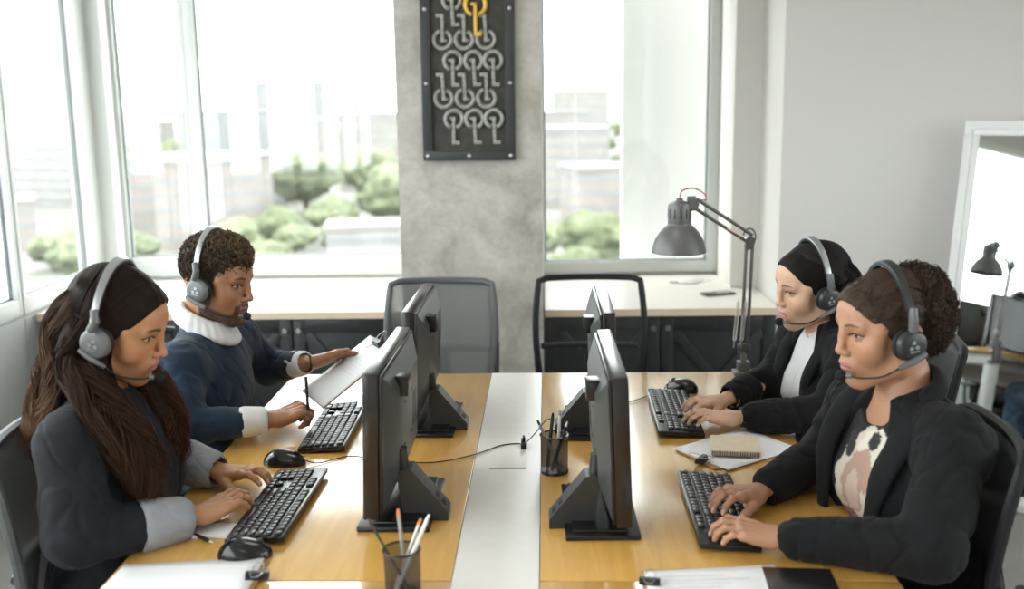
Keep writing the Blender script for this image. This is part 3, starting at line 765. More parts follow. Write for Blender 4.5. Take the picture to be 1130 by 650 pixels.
# ================================================================ office chairs
def chair(frame, net, label, loc, rz, proto=None, arms=True, group='mesh-back office chairs'):
    if proto is not None:
        t = copy_tree(proto); t.location = loc; t.rotation_euler = (0, 0, rz); t['label'] = label; return t
    t = empty('office_chair', loc, rz, label, 'chair', group)       # sitter faces +x
    s = SDF((-.28, -.28, .40), (.28, .28, .52), .008)
    s.box((-.215, -.22, .435), (.235, .22, .485), r=.022).ell((0, 0, .63), (.20, .2, .14), k=.03, mode='s')
    v, f = s.mesh(); np_mesh('seat', [(v, f, None)], M['seat_fabric'], t)
    def bk(y, z):  # back surface
        u = (z-.52)/.45
        return -.235-.045*u-.03*math.sin(PI*min(max(u, 0), 1))*-.6+.10*(y/.2)**2*.35
    hw = lambda z: .182+.030*math.sin(PI*min(max((z-.5)/.5, 0), 1)*.9)
    bm = MB(); N = 14; vs = []
    for i in range(N+1):
        z = .53+(.955-.53)*i/N
        vs.append([bm.bm.verts.new((bk(y_, z), y_, z)) for y_ in [hw(z)*(2*j/12-1) for j in range(13)]])
    for i in range(N):
        for j in range(12): bm.bm.faces.new((vs[i][j], vs[i][j+1], vs[i+1][j+1], vs[i+1][j]))
    n_ = bm.build('backrest', net, t)
    sol = n_.modifiers.new('thick', 'SOLIDIFY'); sol.thickness = .002
    loop = []
    for i in range(15): z = .53+(.955-.53)*i/14; loop.append((bk(hw(z), z), -hw(z), z))
    for j in range(1, 12): y_ = hw(.955)*(2*j/12-1); loop.append((bk(y_, .965), y_, .965))
    for i in range(14, -1, -1): z = .53+(.955-.53)*i/14; loop.append((bk(hw(z), z), hw(z), z))
    for j in range(11, 0, -1): y_ = hw(.53)*(2*j/12-1); loop.append((bk(y_, .525), y_, .525))
    fm = MB(); fm.tube(loop, .013, 8, closed=True); fm.tube([(bk(y_, .70)-.012, y_, .70) for y_ in np.linspace(-.19, .19, 9)], .012, 8)
    fm.build('back_frame', frame, t)
    sp = MB().tube(spline([(-.06, 0, .41), (-.22, 0, .42), (-.285, 0, .52), (-.262, 0, .70)], 5), .02, 8)
    for s_ in (-1, 1): sp.tube(spline([(-.10, s_*.16, .425), (-.235, s_*.185, .45), (-.262, s_*.205, .58), (-.255, s_*.21, .72)], 5), .012, 8)
    sp.build('back_support', frame, t)
    if arms:
        for s_ in (-1, 1):
            a = MB().tube(spline([(-.02, s_*.20, .43), (-.02, s_*.262, .46), (-.01, s_*.27, .55), (0, s_*.27, .605)], 5), .014, 8)
            ao = a.build('armrest', frame, t)
            MB().box((-.16, s_*.27-.035, .605), (.04, s_*.27+.035, .632), .010).build('arm_pad', M['soft_black'], ao)
    MB().cyl((0, 0, .12), (0, 0, .30), .028).cyl((0, 0, .28), (0, 0, .41), .016).box((-.10, -.08, .405), (.10, .08, .437), .008).build('gas_column', M['black_plastic'], t)
    for k in range(5):
        a = 2*PI*k/5+.3; c_, s_ = math.cos(a), math.sin(a)
        MB().tube([(c_*.02, s_*.02, .115), (c_*.15, s_*.15, .10), (c_*.29, s_*.29, .075)], [.026, .021, .016], 8).build('base_arm', M['black_plastic'], t)
        cb = MB()
        for q in (-1, 1): cb.cyl((c_*.29-s_*q*.008, s_*.29+c_*q*.008, .029), (c_*.29-s_*q*.024, s_*.29+c_*q*.024, .029), .0285, n=16)
        cb.cyl((c_*.29, s_*.29, .03), (c_*.29, s_*.29, .075), .008); cb.build('caster', M['soft_black'], t)
    return t
ch_b = chair(M['chair_frame_black'], M['net_black'], 'black mesh office chair of the woman in the printed t-shirt', (.675, 2.13, 0), R_(174))
chair(0, 0, 'office chair under the black-haired woman in the white t-shirt', (.885, 2.98, 0), R_(178), ch_b)
ch_f = chair(M['chair_frame_black'], M['net_thin'], 'empty see-through black mesh chair at the far table end, right of the pillar', (.165, 3.78, 0), R_(-90), arms=False)
ch_g = chair(M['chair_frame_grey'], M['net_grey'], 'empty grey mesh chair at the far table end, in front of the pillar', (-.42, 3.73, 0), R_(-92), arms=False)
ch_w = chair(M['chair_frame_grey'], M['net_grey'], 'grey mesh office chair the long-haired woman sits on, cut by the left edge', (-.895, 2.17, 0), R_(4))
chair(0, 0, 'grey office chair hidden behind the man in the navy sweater', (-.96, 2.98, 0), R_(-3), ch_w)

# ================================================================ monitors
def monitor(x0, yc, side, yaw, label, proto=None):
    if proto is not None:
        t = copy_tree(proto); t.location = (x0, yc, .741); t.rotation_euler = (0, 0, yaw); t['label'] = label; return t
    t = empty('monitor', (x0, yc, .741), yaw, label, 'monitor', 'flat monitors seen from behind')   # screen faces -x
    T = Matrix.Translation((-.037, 0, .20)) @ Matrix.Rotation(R_(2.0), 4, 'Y')
    m = MB().box((-.022, -.228, -.163), (.012, .228, .160), .004, M=T).box((.012, -.222, -.157), (.020, .222, .154), .003, M=T)
    p = m.build('panel', M['mon_edge'], t)
    MB().box((-.0232, -.214, -.142), (-.0221, .214, .146), M=T).build('screen', M['gloss_black'], p)
    b_ = MB(); a = [T @ Vector(q) for q in ((.020, -.215, -.15), (.020, .215, -.15), (.020, .215, .148), (.020, -.215, .148))]; c = [T @ Vector(q) for q in ((.042, -.15, -.09), (.042, .15, -.09), (.042, .15, .10), (.042, -.15, .10))]
    A = [b_.bm.verts.new(q) for q in a]; Cc = [b_.bm.verts.new(q) for q in c]
    b_.bm.faces.new(Cc); b_.bm.faces.new(A[::-1])
    for i in range(4): b_.bm.faces.new((A[i], A[(i+1) % 4], Cc[(i+1) % 4], Cc[i]))
    bo = b_.build('back_cover', M['mon_back'], t, ang=20)
    h = MB()
    for y_ in (-.05, .05):
        for z_ in (-.05, .05): h.cyl(T @ Vector((.0415, y_, z_)), T @ Vector((.0432, y_, z_)), .004, n=10)
    h.build('screw', M['soft_black'], bo)
    v = MB()
    for k in range(12): v.box((.0405, .07, .0-.004+k*.007-.04), (.0425, .13, -.0015+k*.007-.04), M=T)
    v.build('vent', M['soft_black'], bo)
    MB().box((.022, -.125, .083), (.060, -.08, .128), .003, M=T).build('adapter_box', M['black_plastic'], t)
    MB().box((-.085, -.205, 0), (.075, .10, .012), .004).box((-.06, -.19, .012), (.06, .09, .018), .003).build('base_plate', M['black_plastic'], t)
    w = MB().prism([(.012, 0), (.108, 0), (.108, .020), (.028, .118), (.006, .118), (-.002, .09)], 0, .058, M=Matrix(((1, 0, 0, 0), (0, 0, -1, -.08), (0, 1, 0, 0), (0, 0, 0, 1)))).build('stand', M['dark_grey'], t, smooth=False)
    q = MB(); dirv = Vector((.080, 0, -.098)).normalized(); nn = Vector((.098, 0, .080)).normalized(); st = Vector((.108, 0, .020))
    for i in (0, 1):
        c_ = st-dirv*(.018+.022*i)+Vector((0, -.109, 0)); Mx = Matrix(((dirv.x, 0, nn.x, c_.x), (dirv.y, 1, nn.y, c_.y), (dirv.z, 0, nn.z, c_.z), (0, 0, 0, 1)))
        q.box((-.006, -.012, -.001), (.006, .012, .0012), .0005, M=Mx)
    q.build('port', M['soft_black'], w)
    MB().cyl((.008, -.11, .112), (.004, -.11, .16), .013).build('hinge', M['dark_grey'], t)
    return t
mp_ = monitor(-.33, 2.315, 1, R_(-1), 'black monitor seen from behind, nearest on the left side of the white strip')
monitor(-.335, 2.955, 1, R_(-1), 'black monitor seen from behind, farther one on the left side in front of the man', mp_)
# right-hand side: mirrored by turning half round
mpr = []
def monitor_r(x0, yc, yaw, label):
    if not mpr:                                  # stand on the other side: flip the meshes across the long axis once
        t = monitor(x0, yc, 1, PI+yaw, label, mp_); todo = [o for o in COL.objects if o.parent == t]; done = {}
        while todo:
            o = todo.pop(); todo += [c for c in COL.objects if c.parent == o]
            o.data = o.data.copy(); o.data.transform(Matrix.Scale(-1, 4, (0, 1, 0))); o.data.flip_normals()
        mpr.append(t); return t
    return monitor(x0, yc, 1, PI+yaw, label, mpr[0])
monitor_r(.105, 2.27, R_(1), 'black monitor seen from behind, nearest on the right side of the white strip')
monitor_r(.125, 2.92, R_(0), 'black monitor seen from behind, facing the black-haired woman in the white t-shirt')

# ================================================================ keyboards
def keyboard(label, loc, rz, proto=None, tilt=4):
    if proto is not None:
        t = copy_tree(proto); t.location = loc; t.rotation_euler = (0, R_(tilt), rz); t['label'] = label; return t
    t = empty('keyboard', loc, rz, label, 'keyboard', 'black computer keyboards')     # long side along y, rear edge at -x
    t.rotation_euler = (0, R_(tilt), rz)
    MB().box((-.064, -.212, .004), (.064, .212, .017), .004).build('keyboard_body', M['black_plastic'], t)
    MB().box((-.058, -.2, 0), (-.048, -.18, .005)).box((-.058, .18, 0), (-.048, .2, .005)).box((.048, -.2, 0), (.058, -.18, .004)).box((.048, .18, 0), (.058, .2, .004)).build('foot', M['soft_black'], t)
    u = .0186; cache = {}
    def key(x, y, w, d=.0186):
        k = (round(w, 4), round(d, 4))
        if k not in cache:
            m = MB().box((-d/2+.0014, -w/2+.0014, 0), (d/2-.0014, w/2-.0014, .0055), .0012, seg=1)
            o = m.build('key', M['key_black'], t, ang=50); cache[k] = o
        else: o = cache[k].copy(); COL.objects.link(o)
        o.location = (x, y, .0165)
    rows_ = [-.049, -.026, -.0075, .011, .0295, .048]
    # main block runs from y=+.206 (its left when seen from the sitter) down
    Y0 = .205
    def run(x, widths, y0, gap=0):
        y = y0
        for w_ in widths:
            if w_ < 0: y += w_*u; continue
            key(x, y-w_*u/2, w_*u); y -= w_*u
    run(rows_[0], [1, -.35]+[1]*4+[-.25]+[1]*4+[-.25]+[1]*4, Y0)
    run(rows_[1], [1]*13+[1.9], Y0); run(rows_[2], [1.45]+[1]*12+[1.45], Y0); run(rows_[3], [1.75]+[1]*11+[2.15], Y0)
    run(rows_[4], [2.2]+[1]*10+[2.7], Y0); run(rows_[5], [1.3, 1.2, 1.2, 5.6, 1.2, 1.2, 1.3, 1.9], Y0)
    yb = Y0-15.1*u
    for r_ in (0, 1, 2): run(rows_[r_], [1, 1, 1], yb)
    run(rows_[4], [-1, 1], yb); run(rows_[5], [1, 1, 1], yb)
    yn = yb-3.2*u
    run(rows_[1], [1, 1, 1], yn); run(rows_[2], [1, 1, 1], yn); run(rows_[3], [1, 1, 1], yn); run(rows_[4], [1, 1, 1], yn); run(rows_[5], [2, 1], yn)
    return t
kb = keyboard('black keyboard under the hands of the woman in the printed t-shirt', (.372, 2.215, .742), R_(-1))
keyboard('black keyboard under the hands of the woman with the white t-shirt and wrist bands', (.366, 2.945, .742), R_(-1), kb)
keyboard('black keyboard under the hands of the long-haired woman', (-.618, 2.252, .742), PI+R_(-1), kb)
keyboard('black keyboard below the clipboard held by the man', (-.607, 2.835, .742), PI+R_(1), kb)

# ================================================================ mice, cables
def mouse(label, loc, rz, proto=None):
    if proto is not None:
        t = copy_tree(proto); t.location = loc; t.rotation_euler = (0, 0, rz); t['label'] = label; return t
    t = empty('computer_mouse', loc, rz, label, 'mouse', 'black computer mice')
    s = SDF((-.07, -.045, -.01), (.07, .045, .05), .0022)
    s.ell((0, 0, .003), (.056, .032, .034)).ell((-.012, 0, .008), (.036, .029, .031), k=.012); s.box((-.1, -.1, -.1), (.1, .1, 0), mode='s')
    v, f = s.mesh(); np_mesh('mouse_shell', [(v, f, None)], M['gloss_black'], t)
    MB().cyl((.031, -.0035, .0275), (.031, .0035, .0275), .0085, n=16).build('scroll_wheel', M['soft_black'], t)
    MB().box((.012, -.0006, .034), (.05, .0006, .0352), M=Matrix.Rotation(R_(14), 4, 'Y')).build('button_seam', M['soft_black'], t)
    return t
ms = mouse('black mouse at the near end of the long-haired woman\'s keyboard', (-.627, 1.992, .7408), R_(8))
mouse('black mouse between the two keyboards on the left side', (-.682, 2.545, .7408), R_(-5), ms)
mouse('black mouse at the far end of the right-hand rear keyboard', (.425, 3.21, .7408), R_(140), ms)
def cable(pts, r, name, label, mat='soft_black', cat='cable'):
    return tag(MB().tube(spline(pts, 8), r, 6).build(name, M[mat]), label, cat)
z = .7435
cable([(-.624, 2.537, .752), (-.59, 2.545, z), (-.52, 2.595, z), (-.42, 2.56, z), (-.30, 2.545, z), (-.20, 2.60, z), (-.13, 2.675, z), (-.085, 2.69, z), (-.072, 2.668, .748)], .0016, 'mouse_cable', 'thin black cable from the left rear mouse across the table to the hub')
cable([(-.062, 2.668, .752), (-.04, 2.70, .765), (-.005, 2.80, .775), (.02, 2.84, .762), (.040, 2.87, .752)], .0016, 'data_cable', 'thin black cable rising from the small hub towards the rear monitor on the right')
cable([(.18, 3.08, z), (.24, 3.075, z), (.30, 3.13, z), (.36, 3.20, .7435), (.38, 3.245, .752)], .0016, 'mouse_cable', 'thin black cable leading to the mouse at the far right of the table')
tag(MB().box((-.008, -.022, 0), (.008, .022, .018), .002).box((-.0035, -.008, .018), (.0035, .008, .03), .001).build('usb_hub', M['black_plastic']), 'small black hub on the white strip where the cables meet', 'hub').location = (-.066, 2.668, .7422)

# ================================================================ desk lamp
lamp = empty('desk_lamp', (.652, 3.40, .741), 0, 'grey articulated desk lamp clamped to the far right corner of the table', 'lamp')
MB().box((-.034, -.03, 0), (.034, .03, .012), .002).box((-.020, -.02, .012), (.020, .02, .045), .002).box((.02, -.02, -.07), (.034, .02, 0), .002).box((-.02, -.02, -.074), (.034, .02, -.062), .002).cyl((0, 0, -.062), (0, 0, -.03), .006).cyl((0, 0, .04), (0, 0, .08), .010).build('clamp', M['lamp'], lamp)
el = Vector((.008, -.005, .443)); sh = Vector((-.178, -.02, .565)); bs = Vector((0, 0, .085))
def bar(mb, a, b_, off, r=.0055): mb.cyl(Vector(a)+Vector(off), Vector(b_)+Vector(off), r, n=10)
m = MB(); bar(m, bs, el, (-.009, 0, 0)); bar(m, bs+Vector((.0, 0, .0)), el, (.011, 0, -.004)); m.box((-.02, -.008, .07), (.02, .008, .105), .003)
lo = m.build('lower_arm', M['lamp_arm'], lamp)
def coil(a, b_, r, turns, wr):
    a = Vector(a); b_ = Vector(b_); d = (b_-a); L = d.length; d.normalize(); u = d.orthogonal().normalized(); w = d.cross(u)
    return MB().tube([a+d*L*t/(turns*8)+(u*math.cos(2*PI*t/8)+w*math.sin(2*PI*t/8))*r for t in range(turns*8+1)], wr, 5)
for dx in (-.028, -.004):
    c_ = coil((dx-.006, -.014, .12), (dx+.004, -.014, .25), .0055, 26, .0014); c_.cyl((dx-.008, -.014, .095), (dx-.006, -.014, .12), .0015, n=6); c_.cyl((dx+.004, -.014, .25), (dx+.006, -.012, .262), .0015, n=6); c_.build('spring', M['steel'], lo)
m = MB(); bar(m, el, sh, (0, 0, .0)); bar(m, el, sh, (.010, 0, .026)); m.cyl(el+Vector((0, -.018, .008)), el+Vector((0, .018, .008)), .016, n=18).cyl(el+Vector((-.004, -.012, -.01)), el+Vector((-.004, .012, -.01)), .011, n=14)
m.tube([el+Vector((-.02+.02*math.cos(a), 0, .02+.028*math.sin(a)))+Vector((.02, 0, 0)) for a in np.linspace(-.4, 3.3, 14)], .003, 6)
ua = m.build('upper_arm', M['lamp_arm'], lamp)
MB().cyl(el+Vector((-.02, -.01, .022)), el+Vector((-.075, -.012, .052)), .0035, n=8).build('spring', M['counter_edge'], ua)
m = MB().cyl(sh+Vector((0, -.016, .01)), sh+Vector((0, .016, .01)), .017, n=18).box(sh+Vector((-.02, -.008, -.012)), sh+Vector((.008, .008, .035)), .003).cyl(sh+Vector((-.045, 0, -.004)), sh+Vector((0, 0, .004)), .007, n=10)
m.build('head_joint', M['lamp'], lamp)
hc = Vector((-.222, -.02, .418))
head = MB().lathe([(.086, 0), (.0885, .0), (.0885, .004), (.086, .016), (.078, .042), (.062, .068), (.046, .084), (.038, .090), (.037, .098), (.0375, .10), (.037, .150), (.034, .160), (.020, .166), (.012, .168), (.010, .176), (0, .178)], c=hc, n=48).lathe([(.0865, .002), (.083, .018), (.074, .042), (.058, .066), (.03, .082), (0, .084)], c=hc, n=48).build('lamp_shade', M['lamp'], lamp)
sl = MB()
for k in range(12):
    a = 2*PI*k/12; Mx = Matrix.Translation(hc) @ Matrix.Rotation(a, 4, 'Z'); sl.box((.0365, -.0022, .112), (.0380, .0022, .142), .0005, M=Mx)
sl.build('vent_slot', M['soft_black'], head)
MB().sph(hc+Vector((0, 0, .04)), (.026, .026, .032)).build('bulb', pbr('bulb_glass', (.8, .8, .78), .2), lamp)
cb = MB().tube(spline([hc+Vector((0, 0, .176)), hc+Vector((.008, 0, .200)), hc+Vector((.045, .005, .207)), hc+Vector((.078, .01, .190)), hc+Vector((.085, .01, .168)), sh+Vector((-.012, .004, .03))], 6), .0022, 6)
cb.build('power_cord', M['red'], lamp)

# ================================================================ paper, notebooks, clips, pens
def sheet(name, pts, z0, h, mat, parent=None, wave=.0):
    """a sheet of given thickness over a quad, with a faint curl"""
    v, f = [], []; n = 10; p = [np.array(q, float) for q in pts]
    for i in range(n+1):
        for j in range(n+1):
            a, b_ = i/n, j/n; q = (1-a)*((1-b_)*p[0]+b_*p[1])+a*((1-b_)*p[3]+b_*p[2])
            v.append((*q, z0+wave*(math.sin(a*4+b_*2)*.5+.5)*(a*b_)))
    for i in range(n):
        for j in range(n): k = i*(n+1)+j; f.append((k, k+1, k+n+2, k+n+1))
    me = bpy.data.meshes.new(name); me.from_pydata(v, [], f); me.update()
    for q in me.polygons: q.use_smooth = True
    o = link(name, me, M[mat], parent); s = o.modifiers.new('thick', 'SOLIDIFY'); s.thickness = h; s.offset = 0; return o
def binder_clip(parent, loc, rz, s=1.0, rx=0):
    Mx = Matrix.Translation(loc) @ Matrix.Rotation(rz, 4, 'Z') @ Matrix.Rotation(rx, 4, 'X') @ Matrix.Scale(s, 4)
    c = MB().prism([(-.012, 0), (.012, 0), (.006, .014), (-.006, .014)], -.025, .025, M=Mx @ Matrix(((1, 0, 0, 0), (0, 0, 1, 0), (0, 1, 0, 0), (0, 0, 0, 1))))
    co = c.build('binder_clip', M['black_plastic'], parent, smooth=False)
    w = MB()
    for k in (-1, 1):
        w.tube([Mx @ Vector(q) for q in ((k*.006, -.012, .013), (k*.016, -.012, .016), (k*.036, -.006, .018), (k*.036, .006, .018), (k*.016, .012, .016), (k*.006, .012, .013))], .0012*s, 6)
    w.build('clip_wire', M['steel'], co)
def lines(parent, o, ux, uy, n, w, h, z0, gap=.012, mat='ink'):
    m = MB(); ux = np.array(ux); uy = np.array(uy); o = np.array(o)
    for i in range(n):
        a = o+uy*gap*i; L = w*(.6+.4*random.random())
        b_ = a+ux*L; c = b_+uy*h; d = a+uy*h
        m.bm.faces.new([m.bm.verts.new((*q, z0)) for q in (a, b_, c, d)])
    return m.build('printed_lines', M[mat], parent)
# lower left: paper on a board with a clip
t = empty('clipboard', (-.72, 1.83, .741), 0, 'white paper on a clipboard at the lower left edge of the table', 'clipboard')
sheet('board', [(-.15, -.11), (.155, -.135), (.150, .138), (-.135, .118)], .0018, .003, 'brown_edge', t)
sheet('paper', [(-.145, -.112), (.147, -.13), (.138, .142), (-.140, .115)], .0045, .0012, 'paper', t, .002)
binder_clip(t, (.148, .055, .005), R_(95), .9)
# lower right: printed paper + black notebook
t = empty('paper_stack', (.30, 1.83, .741), 0, 'printed sheets lying at the bottom edge, left of the black notebook', 'paper')
sheet('board', [(-.125, -.12), (.14, -.12), (.148, .115), (-.122, .088)], .0016, .003, 'brown_edge', t)
sheet('paper', [(-.118, -.12), (.138, -.12), (.145, .112), (-.115, .083)], .0042, .001, 'paper', t, .002)
lines(t, (-.10, -.09), (1, .05), (0, 1), 10, .20, .0022, .0068, gap=.016)
binder_clip(t, (-.11, .03, .005), R_(80), .8)
t = empty('black_notebook', (.475, 1.83, .741), R_(-4), 'closed black notebook at the bottom edge beside the printed sheets', 'notebook')
MB().box((-.068, -.10, .0), (.062, .075, .0025), .001).box((-.068, -.10, .0135), (.062, .075, .016), .001).box((.059, -.10, .0025), (.062, .075, .0135)).build('cover', M['black_plastic'], t)
MB().box((-.064, -.098, .0026), (.0588, .072, .0134)).build('pages', M['paper'], t)
# clipboard with papers of the black-haired woman
t = empty('clipboard', (.49, 2.64, .741), 0, 'papers on a brown clipboard beside the wrist of the black-haired woman', 'clipboard')
sheet('board', [(-.155, -.01), (-.075, -.155), (.16, -.02), (.06, .16)], .0018, .003, 'brown_edge', t)
sheet('paper', [(-.162, -.002), (-.045, -.165), (.165, -.005), (.055, .172)], .0045, .0014, 'paper', t, .004)
binder_clip(t, (-.103, -.105, .006), R_(-30), .9)
t = empty('spiral_notebook', (.487, 2.622, .7505), R_(-8), 'small kraft spiral notebook lying on the papers beside the wrist bands', 'notebook')
MB().box((-.062, -.062, 0), (.062, .068, .011), .001).build('pages', M['counter_edge'], t)
MB().box((-.063, -.062, .0111), (.063, .069, .0128), .0005).build('cover', M['kraft'], t)
sp = MB()
for k in range(24): sp.tube([(-.058+k*.005, -.062+.0055*math.cos(a), .0065+.0075*math.sin(a)) for a in np.linspace(0, 2*PI, 9)[:-1]], .0007, 4, closed=True)
sp.build('spiral_binding', M['dark_grey'], t)
# small note pad under the long-haired woman's hand, and her pencil
tag(MB().box((-.045, -.035, 0), (.05, .035, .006), .001).build('note_pad', M['paper']), 'small white note pad under the near hand of the long-haired woman', 'note pad').location = (-.725, 2.115, .741)
p = empty('pen', (-.757, 2.085, .7455), R_(-38), 'black pen lying on the table beside the cuff of the long-haired woman', 'pen')
MB().cyl((-.06, 0, 0), (.035, 0, 0), .0042, n=12).cyl((.035, 0, 0), (.047, 0, 0), .0042, .0012, n=12).build('barrel', M['black_plastic'], p)
MB().cyl((.047, 0, 0), (.058, 0, 0), .0035, .0008, n=12).build('tip', M['counter_edge'], p)
t = empty('white_notebook', (-.545, 3.085, .741), R_(18), 'thin white notebook lying behind the keyboard under the raised clipboard', 'notebook')
MB().box((-.08, -.055, .0), (.08, .055, .010), .001).build('pages', M['paper'], t)
MB().box((-.081, -.056, .0101), (.081, .056, .0116), .0005).build('cover', M['white_metal'], t)
# pen cups
def pen_cup(loc, label, pens):
    t = empty('pen_cup', loc, 0, label, 'pen cup')
    MB().lathe([(.0335, .002), (.0345, .095), (.0338, .095), (.0328, .002)], n=40).build('wire_net', M['net_cup'], t)
    MB().lathe([(0, 0), (.0345, 0), (.035, .006), (.034, .008), (0, .004)], n=40).build('cup_base', M['black_plastic'], t)
    MB().tube([(.0348*math.cos(a), .0348*math.sin(a), .096) for a in np.linspace(0, 2*PI, 33)[:-1]], .0022, 6, closed=True).build('rim', M['black_plastic'], t)
    for (bx_, by, tx, ty, L, mat, r, lab_, tipc, nm) in pens:
        a = Vector(loc)+Vector((bx_, by, .0075)); d = (Vector((tx, ty, .097))-Vector((bx_, by, .0075))).normalized(); b_ = a+d*L
        e = empty(nm, a, 0, lab_, 'pen' if nm != 'pencil' else 'pencil', 'writing tools in the wire pen cups')
        MB().cyl(d*.006, b_-a, r, n=10).build('barrel', M[mat], e)
        MB().cyl((0, 0, 0), d*.006, r*.3, r, n=10).build('tip', M['dark_grey'], e); MB().cyl(b_-a, b_-a+d*.012, r*1.02, r*.6, n=10).build('end_cap', M[tipc], e)
pen_cup((.014, 2.482, .741), 'black wire pen cup on the right desk beside the cable hub', [
 (.015, -.005, -.026, .006, .125, 'pencil', .0038, 'grey pen leaning to the left edge of the far pen cup', 'dark_grey', 'pen'),
 (-.018, .004, -.008, .018, .128, 'dark_grey', .0045, 'thick dark marker standing in the far pen cup', 'black_plastic', 'marker'),
 (-.008, -.014, .022, -.006, .118, 'black_plastic', .0042, 'black pen leaning to the right edge of the far pen cup', 'steel', 'pen'),
 (.008, .012, .012, .022, .132, 'white_metal', .0040, 'white pen standing upright at the back of the far pen cup', 'pencil', 'pen')])
pen_cup((-.276, 1.815, .741), 'black wire pen cup nearest the camera at the bottom edge', [
 (.018, -.006, -.031, .002, .155, 'dark_grey', .0026, 'thin dark pencil leaning far left out of the near pen cup', 'dark_grey', 'pencil'),
 (.006, .010, -.0008, .012, .150, 'pencil', .0034, 'grey pencil with an orange band standing in the near pen cup', 'orange', 'pencil'),
 (-.018, .0, .016, .010, .140, 'steel', .0036, 'steel pen leaning right in the near pen cup', 'orange', 'pen'),
 (-.016, -.012, .024, -.004, .158, 'white_metal', .0036, 'long white pen leaning farthest right in the near pen cup', 'steel', 'pen')])

# ================================================================ the four people
A_ = lambda *q: np.array(q, float)
M['skin'] = skin_mat('skin')
M['hair'] = attr_mat('hair_strands', .6, .12)
M['curls'] = attr_mat('hair_curls', .6, .3)
def cloth(name, col, rough=.85, var=.12, bump=.12, sheen=.04, crease=.45):
    m = pbr(name, col, rough, var=var, vscale=35, bump=bump, bscale=420, sheen=sheen, spec=.2)
    nt = m.node_tree; b = [n for n in nt.nodes if n.type == 'BSDF_PRINCIPLED'][0]; fine = [n for n in nt.nodes if n.type == 'BUMP'][0]
    tc = nt.nodes.new('ShaderNodeTexCoord'); mp = nt.nodes.new('ShaderNodeMapping'); mp.inputs['Scale'].default_value = (1.5, 1.2, .8); mp.inputs['Rotation'].default_value = (.5, .4, .3)
    n = nt.nodes.new('ShaderNodeTexNoise'); n.noise_type = 'RIDGED_MULTIFRACTAL'; n.inputs['Scale'].default_value = 7; n.inputs['Detail'].default_value = 2.5; n.inputs['Roughness'].default_value = .45; n.inputs['Distortion'].default_value = .8
    nt.links.new(tc.outputs['Object'], mp.inputs[0]); nt.links.new(mp.outputs[0], n.inputs['Vector'])
    bp = nt.nodes.new('ShaderNodeBump'); bp.inputs['Strength'].default_value = crease; bp.inputs['Distance'].default_value = .012
    nt.links.new(n.outputs['Fac'], bp.inputs['Height']); nt.links.new(fine.outputs[0], bp.inputs['Normal']); nt.links.new(bp.outputs[0], b.inputs['Normal'])
    return m
M['blazer'] = cloth('black_blazer_wool', (.009, .009, .0105))
M['jacket_w1'] = cloth('charcoal_overshirt', (.012, .0135, .018))
M['sweater'] = cloth('navy_sweater', (.013, .027, .052), bump=.3, sheen=.15)
M['collar_white'] = cloth('white_cotton', (.70, .69, .69), var=.02)
M['cuff_grey'] = cloth('grey_lining', (.30, .31, .34), var=.06)
M['tee_white'] = cloth('white_tshirt', (.76, .76, .78), var=.02)
M['tee_black'] = cloth('black_tshirt', (.012, .012, .013))
M['jeans'] = cloth('blue_denim', (.12, .18, .27), var=.25)
M['trousers'] = cloth('dark_trousers', (.02, .02, .024))
M['shoe'] = pbr('shoe_leather', (.03, .025, .022), .45)
M['print_cream'] = cloth('print_cream', (.68, .60, .52), var=.1)
M['print_rose'] = cloth('print_rose', (.42, .25, .20), var=.1)

def folds(f=26, amp=.0045, seed=0):
    """narrow sunken creases between soft swells of cloth"""
    def fn(x, y, z):
        wx, wy, wz = [.012*wob(x, y, z, 18, seed+k) for k in (11, 12, 13)]
        x = x+wx; y = y+wy; z = z+wz
        a = wob(x+z*.5, y, z*.8-x*.4, f, seed); b = wob(x, y+z*.4, z*.7, f*1.9, seed+5); c = wob(x, y, z, f*3.6, seed+7)
        return amp*(-.7*np.exp(-(a/.13)**2)-.6*np.exp(-(b/.16)**2)+.12*c+.25)
    return fn
def torso(s, p, e=0, arms=True):
    F = p['F']; sN, sF, nk, hp = [A_(*p[k]) for k in ('shN', 'shF', 'neck', 'hip')]
    ch = (sN+sF)/2*.78+hp*.22; ch[2] = (sN[2]+sF[2])/2-.115
    k = p.get('wide', 1.); M3 = Matrix.Rotation(R_(p.get('tw', 0)), 4, 'Z'); Fv = np.array(M3.to_3x3())@A_(F, 0, 0); Lv = np.array(M3.to_3x3())@A_(0, 1, 0)
    s.ell(ch+Fv*.012, (.108*k+e, .168*k+e, .155+e), M=M3)
    mid = ch*.45+hp*.55; s.ell(mid, (.100*k+e, .140*k+e, .17+e), k=.07, M=M3)
    s.ell(hp+A_(0, 0, .03), (.125*k+e, .170*k+e, .12+e), k=.07)
    if p.get('bust'):
        for y in (-.07, .07): s.ell(ch+Fv*.070+Lv*y-A_(0, 0, .035), (.055+e, .058+e, .06+e), k=.05)
    top = nk+A_(0, 0, .0)
    for q in (sN, sF): s.cap(top-A_(0, 0, .025), q+A_(0, 0, -.006), .048+e, .050*k+e, k=.045)
    s.cap(sN+A_(0, .02, -.02), sF+A_(0, -.02, -.02), .056*k+e, .056*k+e, k=.04)
def sleeve(s, sh, el, wr, r=(.062, .052, .040), e=0, k=.02, kk=.03):
    sh, el, wr = A_(*sh), A_(*el), A_(*wr)
    s.cap(sh, sh*.35+el*.65, r[0]+e, r[1]*1.04+e, k=kk); s.cap(sh*.35+el*.65, el, r[1]*1.04+e, r[1]+e, k=k)
    s.cap(el, wr, r[1]+e, r[2]+e, k=k)
